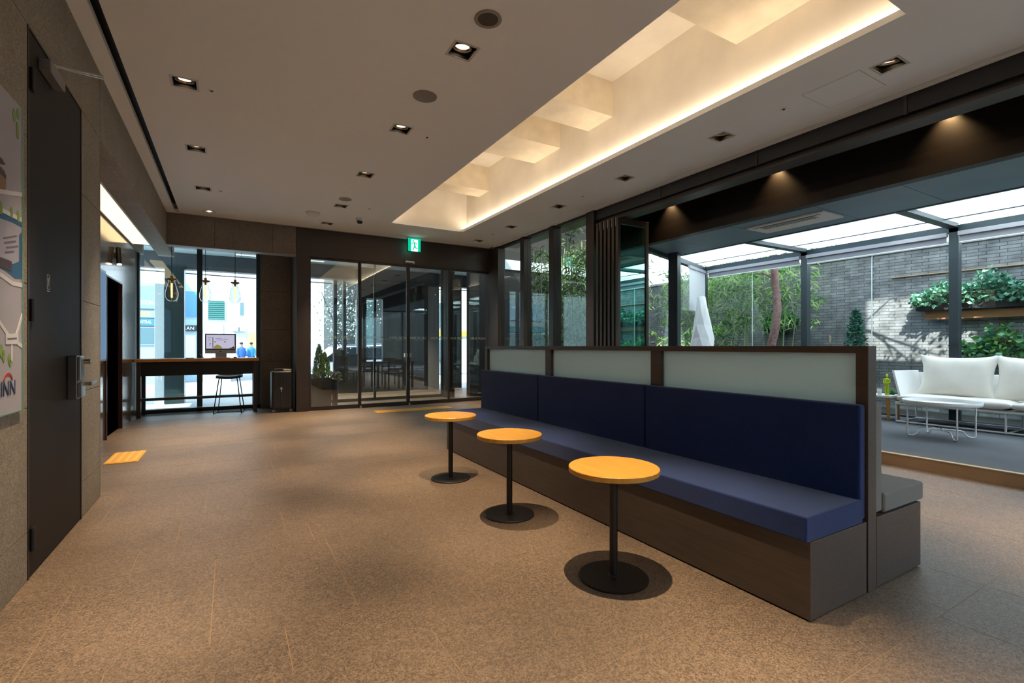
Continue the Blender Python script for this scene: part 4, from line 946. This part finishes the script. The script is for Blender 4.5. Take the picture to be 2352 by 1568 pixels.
planter((10.46, 5.95, 1.72), .55, .22, 'short wall planter of dark green ivy behind the bamboo', 600, .30, .1, .12, 13, mats=[LG[2], LG[0]])
tag(MB().box(10.56, 10.6, -1.0, 4.2, 2.46, 2.475).build('wall_batten', mat('batten', 'b89a78', .7)), 'thin tan timber batten on the brick wall above the ivy', 'batten')
tag(MB().box(10.575, 10.6, 5.25, 5.28, 1.28, 1.42).build('wall_tag', mat('tag_tan', 'c9b89a', .7)), 'tiny pale upright tag on the brick wall', 'tag')
t = thing('shrub', 'slim upright evergreen shrub in front of the sunlit brick patch', 'shrub', (10.2, 4.62, .05))
q = np.random.default_rng(21); n = 2600; h = q.uniform(0, 1, n); r0 = .27 * (1 - h) ** .55 * q.uniform(.5, 1, n); a = q.uniform(0, 6.28, n)
V, F = leaves(np.stack([r0 * np.cos(a), r0 * np.sin(a), .1 + h * 1.72], 1), .075, .4, 0, q); leafmesh('foliage', V, F, [IV[2], IV[0], mat('shrub_c', '2f5a4c', .5)], t)
MB().tube([(0, 0, 0), (0, .01, .9), (0, 0, 1.5)], [.02, .015, .006]).build('stem', mat('stem_brown', '5a463a', .8), t)

BARK = mat('bark', '8d6a66', .85, var=.3, vscale=18, bump=.8, bscale=40)
t = thing('garden_tree', 'slender tree with a rough pinkish curving trunk beyond the sunroom glass', 'tree', (9.42, 5.81, .05))
mb = MB(); mb.tube([(0, .04, 0), (0, .02, .6), (.0, .0, 1.1), (0, -.10, 1.5), (0, -.15, 1.9), (0, -.10, 2.4), (0, -.06, 3.0), (.05, -.1, 3.8), (.1, -.2, 4.6)], [.095, .085, .08, .078, .072, .07, .065, .05, .03], n=14); mb.build('trunk', BARK, t)
mb = MB()
for p in (((0, -.08, 2.5), (.0, .4, 2.8), (.05, 1.0, 2.85)), ((0, -.07, 2.8), (.1, -.5, 3.2), (.1, -.9, 3.3)), ((.03, -.1, 3.4), (-.2, .3, 3.9), (-.3, .8, 4.1)), ((0, -.1, 3.0), (.3, .2, 3.5), (.5, .6, 3.7))): mb.tube(p, [.025, .016, .008], n=8)
mb.build('branches', BARK, t)
q = np.random.default_rng(31); cs = np.array([(.1, .5, 2.75), (.15, 1.0, 2.8), (.1, -.6, 3.2), (.1, -.9, 3.3), (-.2, .4, 3.8), (-.3, .8, 4.0), (.4, .5, 3.6), (.1, -.2, 4.5), (0, .2, 3.2)])
c = cs[q.integers(0, len(cs), 1800)] + q.normal(size=(1800, 3)) * [.18, .25, .14]; c = c[c[:, 0] > -.2]
V, F = leaves(c, .12, .25, .3, q); leafmesh('foliage', V, F, BG, t)

def bamboo(x, y, lab, n, seed, h=3.2, spread=.45, z0=1.0, lean=(0, 0), mats=BG, culms=3):
    t = thing('bamboo', lab, 'bamboo', (x, y, .05), group='bamboo in the garden')
    q = np.random.default_rng(seed); tops = []
    for k in range(culms):
        bx, by = q.normal(0, .10, 2); lx, ly = lean[0] + q.normal(0, .16), lean[1] + q.normal(0, .2)
        pts = [(bx + lx * (i / 9) ** 1.5, by + ly * (i / 9) ** 1.5, h * i / 9) for i in range(10)]; tops.append(pts)
        mb = MB(); mb.tube(pts, [.016 - .0011 * i for i in range(10)], n=8)
        for p in pts[1:9]: mb.cyl((p[0], p[1], p[2] - .006), (p[0], p[1], p[2] + .006), .019, n=8)
        mb.build('culm', mat('culm_green', '8aa06a', .5), t)
    nc = max(8, n // 22); cen = []
    for i in range(nc):
        p = tops[q.integers(0, culms)]; zz = q.uniform(z0, h); i0 = min(8, int(zz / h * 9)); b = np.array(p[i0]); b[2] = zz; cen.append(b + q.normal(size=3) * [spread * .6, spread, .12])
    cen = np.array(cen); c = cen[q.integers(0, nc, n)] + q.normal(size=(n, 3)) * [.10, .12, .07]
    c = c[(c[:, 0] + x < 10.26) & (np.abs(c[:, 0]) < .38) & (np.abs(c[:, 1]) < .56)]
    V, F = leaves(c, .17, .17, .55, q, 0); leafmesh('foliage', V, F, mats, t)
    return t
struct(MB().box(5.25, 10.6, 10.96, 11.1, -.1, 6.5), 'wall_garden_end', mat('end_wall', '1f1e1b', .8), 'dark wall closing the far end of the garden behind the bamboo', 'wall')
t = thing('overhanging_branch', 'leafy branch hanging over the sunroom roof edge', 'branch', (9.42, 5.4, 3.55))
mb = MB(); mb.tube([(.05, .35, -.1), (-.1, -.6, .05), (-.3, -1.5, .0), (-.5, -2.3, -.05), (-.7, -3.2, -.1)], [.03, .026, .02, .016, .008], n=8)
for p in (((-.2, -1.1, .03), (-.6, -1.5, -.2), (-.9, -1.7, -.3)), ((-.35, -1.7, 0), (-.2, -2.1, .3), (-.25, -2.6, .45)), ((-.5, -2.2, -.04), (-.9, -2.6, .2), (-1.2, -2.9, .3)), ((-.45, -2.0, -.02), (-.5, -2.4, -.25), (-.6, -2.7, -.35)), ((-.6, -2.7, -.08), (-.3, -3.0, .15), (-.1, -3.3, .2))): mb.tube(p, [.014, .01, .005], n=6)
mb.build('limb', BARK, t)
q = np.random.default_rng(33); cs = np.array([(-.9, -1.7, -.28), (-.25, -2.5, .4), (-1.1, -2.8, .28), (-.6, -2.7, -.3), (-.2, -3.2, .2), (-.7, -3.1, -.1)])
c = cs[q.integers(0, len(cs), 260)] + q.normal(size=(260, 3)) * [.16, .16, .09]
V, F = leaves(c, .09, .45, .2, q); leafmesh('foliage', V, F, BG, t)
bamboo(9.95, 7.45, 'tall feathery bamboo at the far corner of the sunroom behind the paper lamp', 2600, 41, lean=(0, .15))
bamboo(10.1, 6.85, 'feathery bamboo just left of the pink trunk', 1700, 42, z0=1.7, spread=.35)
bamboo(10.0, 5.72, 'thin leaning bamboo just right of the pink trunk', 900, 43, lean=(0, -.22), z0=1.6, culms=2, spread=.3)
bamboo(9.9, 8.6, 'bamboo clump seen past the white half drawn blind', 2200, 44)
DK = [mat('hedge_a', '5c7a48', .6, trans=.25), mat('hedge_b', '7d935c', .6, trans=.25), mat('hedge_c', '2f4a30', .6)]
for i, (x, y) in enumerate(((6.2, 8.0), (7.0, 8.7), (6.3, 9.3), (7.6, 8.1), (7.3, 9.7), (8.6, 9.0))):
    bamboo(x, y, 'dark bamboo clump outside the tall garden windows, ' + ['front left', 'middle', 'back left', 'front right', 'back middle', 'far right'][i] + ' of six', 2200, 50 + i, h=3.4, z0=.7, mats=DK, culms=4)

# ------------------------------------------------------------------ outside the entrance
mb = MB(); mb.box(-8, 9.2, 10.92, 12.62, 3.2, 3.45)
mb.box(-8, 9.2, 12.5, 12.75, 2.86, 3.5, 1)
for y in (11.3, 11.9): mb.box(-8, 9.2, y - .006, y + .006, 3.195, 3.2, 1)
for x in (-4, -2.6, -1.2, .2, 1.6, 3.0, 4.4): mb.box(x - .006, x + .006, 10.92, 12.5, 3.195, 3.2, 1)
struct(mb, 'ceiling_canopy', [mat('canopy_soffit', 'bccdd2', .5), mat('canopy_fascia', '3a4248', .5)], 'pale entrance canopy soffit with a dark fascia beam', 'canopy')
for i, y in enumerate((11.2, 11.6, 12.1)):
    t = thing('canopy_light', ['nearest', 'middle', 'outer'][i] + ' slim strip light of three under the entrance canopy', 'strip light', (1.0, y, 3.2), group='canopy strip lights')
    MB().box(-.9, .9, -.02, .02, -.012, 0).build('diffuser', emis('strip_emit', 'f4fbff', 2.5), t)
mb = MB(); mb.box(-1.20, -.86, 12.45, 12.78, -.05, 2.9)
struct(mb, 'column_dark', mat('column_dark', '1f3234', .3), 'dark glossy square pillar outside the street window', 'column')
t = thing('sign_pillar', 'white upright sign pillar beside the dark pillar outside', 'sign', (-1.30, 12.6, -.03)); MB().box(-.085, .085, -.05, .05, 0, 2.55).build('panel', mat('sign_grey', 'c9d4d6', .5), t, bevel=.01)
text('lettering', 'H', .16, mat('letter_pale', 'f4f8f8', .5), t, (0, -.052, .55), (R(90), 0, 0))
mb = MB()
WD = [(2.24, 2.32, 0, 3.3), (2.32, 2.47, 0, 1.1), (2.47, 2.54, 0, 3.3), (2.54, 2.82, 0, 1.0), (2.82, 3.05, 0, 3.3), (3.05, 3.48, 0, .8), (3.05, 3.48, 2.45, 3.3), (3.48, 4.73, 0, 3.3)]
for a, b, c_, d_ in WD: mb.box(a, b, 12.76, 12.9, c_, d_)
mb.box(2.24, 5.9, 12.76, 12.9, 3.2, 3.9); mb.box(5.2, 5.75, 12.76, 12.9, 0, 3.3)
struct(mb, 'wall_outside', mat('outside_dark', '1c1b1c', .5), 'dark outer wall with bright slot windows seen through the doors', 'wall')
struct(MB().box(4.73, 5.05, 12.74, 12.9, -.02, 2.9), 'column_grey', mat('grey_post', '9a9aa0', .5), 'pale grey upright post seen through the right door leaf', 'column')
mb = MB()
for x in (4.35, 4.95): mb.box(x, x + .2, 10.5, 10.7, -.02, 3.2)
struct(mb, 'trim_6', DMETAL2, 'dark posts of the outer lobby at the right of the doors', 'posts')

t = thing('window_19', 'outer glass screen of the entrance lobby', 'window', (1.25, 10.85, 0), kind='structure')
mb = MB(); mb.box(0, .05, -.03, .03, 0, 3.2); mb.box(1.5, 1.55, -.03, .03, 0, 3.2); mb.box(3.1, 3.15, -.03, .03, 0, 3.2); mb.box(.05, 3.1, -.03, .03, 0, .06); mb.box(.05, 3.1, -.03, .03, 3.1, 3.2); mb.build('window_frame', DMETAL2, t)
for a, b in ((.05, 1.5), (1.55, 3.1)): MB().box(a, b, -.006, .006, .06, 3.1).build('pane', glass('outer_glass', (.9, .94, .94), .10), t)
for x, sd_ in ((2.0, 'left'), (3.9, 'right')):  # no fittings seen here; lamps added to warm the floor beyond the doors
    t = thing('added_downlight', f'added round warm downlight for the floor beyond the doors, the {sd_} one of two', 'ceiling light', (x, 11.7, 3.2), group='added downlights beyond the doors')
    MB().lathe([(.07, 0), (.07, -.008), (.055, -.008), (.05, -.002)], 24).build('trim_ring', mat('light_frame', 'c2bfb6', .6), t); MB().cyl((0, 0, -.004), (0, 0, -.001), .05).build('bulb', emis('bulb_emit', 'ffe6c0', 12), t)
    ld = bpy.data.lights.new('lamp', 'SPOT'); lo = bpy.data.objects.new('lamp', ld); C.objects.link(lo); lo.parent = t; lo.location = (0, 0, -.02); ld.energy = 700; ld.spot_size = R(80); ld.spot_blend = 1; ld.color = (1, .76, .5); ld.shadow_soft_size = .03
t = thing('potted_conifer', 'small pointed yellow green conifer in a tall grey planter outside the left glass panel', 'potted plant', (1.52, 10.05, -.02))
mb = MB(); mb.prism([(-.165, 0), (.165, 0), (.19, .60), (-.19, .60)], 'y', -.18, .18); mb.build('planter_pot', mat('pot_grey', '453f39', .7), t, bevel=.006)
MB().box(-.17, .17, -.165, .165, .585, .603).build('soil', SOIL, t)
q = np.random.default_rng(61); n = 3600; h = q.uniform(0, 1, n); r0 = .16 * (1 - h) ** .7 * (.6 + .4 * np.sqrt(h.clip(.05, 1))) * q.uniform(.55, 1.0, n) * 1.05; a = q.uniform(0, 6.28, n)
k2 = q.uniform(0, 1, n) < .4; cx_ = np.where(k2, .07, -.03); hz = np.where(k2, .47, .62)
V, F = leaves(np.stack([cx_ + r0 * np.cos(a), r0 * np.sin(a), .60 + h * hz], 1), .045, .28, -.9, q, 1.4)
leafmesh('foliage', V, F, [mat('conifer_a', '9ab83c', .6), mat('conifer_b', 'cde070', .6), mat('conifer_c', '3f5c22', .6)], t)
t = thing('flower_pot', 'small dark pot of pink flowers beside the conifer planter', 'potted plant', (1.83, 10.3, -.02)); MB().lathe([(.001, 0), (.05, 0), (.07, .55), (.06, .55), (.001, .54)], 20).build('pot', mat('pot_dark', '2f2a2a', .6), t)
q = np.random.default_rng(62); V, F = leaves(q.normal(size=(160, 3)) * [.05, .05, .05] + [0, 0, .62], .05, .8, 0, q); leafmesh('flowers', V, F, [mat('petal', 'd86a70', .6), mat('petal_b', 'c9ced0', .6), LG[0]], t)

CAR = thing('parked_car', 'grey parked car with a dark roof seen beyond the conifer', 'car', (3.5, 16.9, -.3))
side = [(-2.1, .35), (-2.15, .6), (-2.0, .82), (-1.2, .98), (-.55, 1.5), (.9, 1.56), (1.7, 1.1), (2.1, .95), (2.15, .4), (1.9, .3), (-1.9, .3)]
mb = MB(); mb.prism(side, 'y', -.85, .85); mb.build('body', mat('car_paint', 'c9ccd2', .3, coat=.5), CAR, bevel=.08, seg=3)
MB().prism([(-1.08, 1.0), (-.5, 1.46), (.85, 1.51), (1.5, 1.1)], 'y', -.862, .862).build('side_windows', mat('car_glass', '1c242a', .08), CAR)
MB().prism([(-.6, 1.48), (.95, 1.55), (.9, 1.60), (-.5, 1.53)], 'y', -.8, .8).build('roof', mat('car_roof', '55586a', .4), CAR, bevel=.03)
for x in (-1.35, 1.35):
    for y in (-.78, .78): mb = MB(); mb.cyl((x, y - .1, .32), (x, y + .1, .32), .32, n=24); mb.build('wheel', BLACK, CAR)
for y in (-.55, .55): MB().box(-2.16, -2.05, y - .16, y + .16, .62, .76).build('headlight', mat('lamp_clear', 'e8eef2', .2), CAR, bevel=.02)

def facade(name, lab, x0, x1, y, h, m, wins=(), depth=3):
    t = thing(name, lab, 'building', ((x0 + x1) / 2, y, -.32)); w2 = (x1 - x0) / 2
    MB().box(-w2, w2, 0, depth, 0, h + .32).build('wall', m, t)
    for i, (a, b, c_, d_, mm) in enumerate(wins):
        f = MB().box(a - (x0 + x1) / 2, b - (x0 + x1) / 2, -.05, 0, c_ + .32, d_ + .32).build('window', mat('win_frame', 'c9ccc9', .6), t)
        MB().box(a - (x0 + x1) / 2 + .03, b - (x0 + x1) / 2 - .03, -.06, -.045, c_ + .35, d_ + .29).build('pane', mm, f)
    return t
WG = mat('far_glass', '5f7a80', .2); WG2 = mat('far_shutter', '2f6a66', .5); SHOP = mat('shop_front', '5d7880', .4); SHOPW = mat('shop_white', 'dfe6e2', .6)
b1 = facade('signboard_building', 'grey building with stacked white and yellow sign lettering across the street', -12, -2.2, 24, 4.6, mat('bldg_grey', '9fb0b8', .7), [(-4.9, -3.3, 1.0, 1.95, SHOP), (-3.2, -2.3, 1.25, 1.97, SHOP), (-7, -5.2, 1.0, 1.95, SHOP)])
def bsign(t, cx, z0, z1, x0, x1, m, name='sign_board'): return MB().box(x0 - cx, x1 - cx, -.09, -.05, z0 + .32, z1 + .32).build(name, m, t)
YL = mat('letter_yellow', 'e6d84a', .5, emit=.5); WL = mat('letter_white', 'f2f4f2', .5, emit=.5)
s1 = bsign(b1, -7.1, 2.02, 2.30, -6.0, -2.25, mat('board_teal', '3f7c8c', .5)); text('lettering', 'CENTRAL', .17, WL, s1, (4.12, -.092, 2.48), (R(90), 0, 0), sx=.68)
s2 = bsign(b1, -7.1, 2.34, 2.62, -6.0, -2.25, mat('board_grey', '8aa0a6', .5)); text('lettering', 'RESIDE', .26, YL, s2, (4.08, -.092, 2.79), (R(90), 0, 0), sx=.70)
s3 = bsign(b1, -7.1, 2.70, 3.6, -6.0, -2.25, mat('board_blue', '7fa0b4', .5))
for i, (s_, z) in enumerate((('OIOTON', 3.25), ('SSO9', 3.55), ('DOPA', 3.75))): text('lettering', s_, .20 if i else .24, WL, s3, (4.1 - i * .45, -.092, z), (R(90), 0, 0), sx=.7)
b2 = facade('shop_building', 'narrow blue white shop building behind the window mullion', -2.2, -1.0, 25, 5.2, mat('bldg_blue', 'a9c4d4', .7), [(-1.9, -1.2, 2.4, 3.6, mat('far_blue', '5a93c0', .3)), (-1.8, -1.3, .6, 1.7, SHOPW)])
s4 = bsign(b2, -1.6, 1.85, 2.1, -2.1, -1.1, mat('board_dark', '24343a', .5)); text('lettering', 'AN', .20, WL, s4, (.1, -.092, 2.29), (R(90), 0, 0))
b3 = facade('shutter_building', 'white building with a dark green slatted upper window and pale shopfront', -1.0, .0, 24, 4.4, PLASTER, [(-.85, -.2, 2.3, 3.15, WG2), (-.92, -.28, 1.1, 2.15, SHOPW)])
mb = MB()
for i in range(9): mb.box(-.32, .27, -.075, -.062, 2.67 + i * .085, 2.70 + i * .085)
mb.build('slats', mat('slat_green', '4f8a84', .5), b3)
b4 = facade('white_building', 'bright white building with one narrow dark window across the street', .0, 15, 36.5, 9.5, mat('bldg_white', 'd0d4da', .7), [(.5, .78, 3.2, 4.1, WG), (3.4, 4.4, 2.7, 4.5, WG), (6.9, 8.4, 3, 4.8, WG), (9.9, 11.4, .3, 4.2, SHOP)])
for i, x in enumerate((-7.4, -7.0)):
    MB().box(x, x + .33, -.35, 0, 2.5, 2.85).build('air_unit', mat('unit_grey', 'b4bcc0', .6), b4)
tag(MB().box(.95, 1.5, 36.2, 36.45, -.3, 2.1).build('shop_sign', mat('sign_orange', 'e6c070', .6, emit=.4)), 'tall cream and orange sign board at the foot of the white building', 'sign')
facade('dark_building', 'dark building seen through the slot windows beyond the doors', 3.5, 6.8, 19.3, 5.5, mat('bldg_dark', '2c3636', .5), [(4.2, 4.9, 1.2, 3.0, mat('far_teal', '3f5a5a', .3)), (5.3, 6.2, 1.2, 3.0, mat('far_teal', '3f5a5a', .3))])
b5 = facade('corner_building', 'pale corner building seen through the right end of the glass doors', 9, 22, 25, 7.0, mat('bldg_pale', 'cfd2d6', .7), [(9.6, 11, 2.2, 3.6, WG), (12, 13.5, 2.2, 3.6, WG), (9.6, 11, .3, 1.6, SHOP), (12, 14, .3, 1.6, SHOPW), (14.6, 16, 2.2, 3.6, WG), (15, 17, .2, 1.7, SHOP)])
s5 = bsign(b5, 15.5, 1.75, 2.05, 9.6, 14, mat('board_yellow', 'd8c040', .5))
for i, (z, sag, y) in enumerate(((3.95, .25, 17.5), (4.25, .35, 18), (3.7, .2, 18.6))):
    mb = MB(); mb.tube([(-9 + k * 2.4, y, z - sag * math.sin(math.pi * k / 10)) for k in range(11)], .018, n=6)
    tag(mb.build('overhead_cable', BLACK), ['middle', 'highest', 'lowest'][i] + ' black overhead cable of three strung across the street', 'cable', 'street cables')
def pedestrian(x, y, lab, shirt, legs, ph):
    t = thing('person', lab, 'person', (x, y, -.32), rot=ph)
    me = bpy.data.meshes.new('body'); V = [(0, 0, .92), (0, 0, 1.15), (0, 0, 1.38), (0, 0, 1.50), (0, -.01, 1.60), (0, -.02, 1.70), (.17, 0, 1.38), (.22, .03, 1.12), (.20, -.08, .90), (-.17, 0, 1.38), (-.22, -.02, 1.12), (-.20, -.10, .90), (.09, 0, .86), (.10, -.08, .48), (.10, .02, .08), (.10, -.12, .03), (-.09, 0, .86), (-.10, .08, .48), (-.10, .16, .10), (-.10, .05, .03)]
    Ed = [(0, 1), (1, 2), (2, 3), (3, 4), (4, 5), (2, 6), (6, 7), (7, 8), (2, 9), (9, 10), (10, 11), (0, 12), (12, 13), (13, 14), (14, 15), (0, 16), (16, 17), (17, 18), (18, 19)]
    Rr = [.14, .14, .15, .06, .09, .10, .07, .05, .04, .07, .05, .04, .09, .065, .045, .04, .09, .065, .045, .04]
    me.from_pydata(V, Ed, []); o = bpy.data.objects.new('body', me); C.objects.link(o); o.parent = t; me.materials.append(mat('skin', 'b98a70', .6))
    mb = MB(); mb.tube([(0, 0, .84), (0, 0, 1.05), (0, 0, 1.32), (0, 0, 1.44), (0, 0, 1.50)], [.17, .175, .19, .15, .07], n=16)
    for s_ in (1, -1): mb.tube([(s_ * .14, 0, 1.40), (s_ * .22, .0, 1.14), (s_ * .20, -.08, .93)], [.085, .07, .055], n=12)
    mb.build('jacket', shirt, t)
    sk = o.modifiers.new('skin', 'SKIN'); o.modifiers.new('sub', 'SUBSURF').levels = 1
    for i, r_ in enumerate(Rr): me.skin_vertices[0].data[i].radius = (r_, r_ * .75); 
    me.skin_vertices[0].data[0].use_root = True
    MB().sphere((0, .01, 1.69), .115, sc=(.85, 1, .8)).build('hair', BLACK, t)
    mb = MB()
    for s_, a in ((.095, ((0, 0, .90), (.005, -.08, .48), (.005, .02, .09))), (-.095, ((0, 0, .90), (-.005, .08, .48), (-.005, .16, .11)))): mb.tube([(s_ + p[0], p[1], p[2]) for p in a], [.105, .08, .06], n=12)
    mb.build('trousers', legs, t)
    return t
pedestrian(.55, 33.0, 'person in a blue jacket walking on the far street, left of two', mat('jacket_blue', '2f5aa0', .8), mat('jeans', '2c3a5c', .8), R(20))
pedestrian(1.08, 33.4, 'person in a teal blue jacket walking on the far street, right of two', mat('jacket_teal', '2f78a8', .8), mat('jeans', '2c3a5c', .8), R(-15))
t = thing('street_tree', 'bare white blossoming tree seen through the slot windows beyond the doors', 'tree', (2.85, 14.6, -.05))
mb = MB(); mb.tube([(0, 0, 0), (.03, 0, 1), (-.03, .05, 2), (0, 0, 3)], [.07, .06, .045, .02], n=10)
for p in (((0, 0, 1.2), (.4, .1, 1.9), (.7, .1, 2.6)), ((0, 0, 1.5), (-.4, 0, 2.2), (-.6, .1, 2.8)), ((0, .02, 1.9), (.2, -.2, 2.5), (.3, -.3, 3.0))): mb.tube(p, [.03, .02, .008], n=8)
mb.build('trunk', mat('bark_dark', '4a4440', .9), t)
q = np.random.default_rng(71); V, F = leaves(q.normal(size=(1100, 3)) * [.45, .35, .5] + [0, 0, 2.2], .055, .8, 0, q); leafmesh('blossom', V, F, [mat('blossom_a', 'e6e8e4', .7), mat('blossom_b', '9fb0a4', .7)], t)
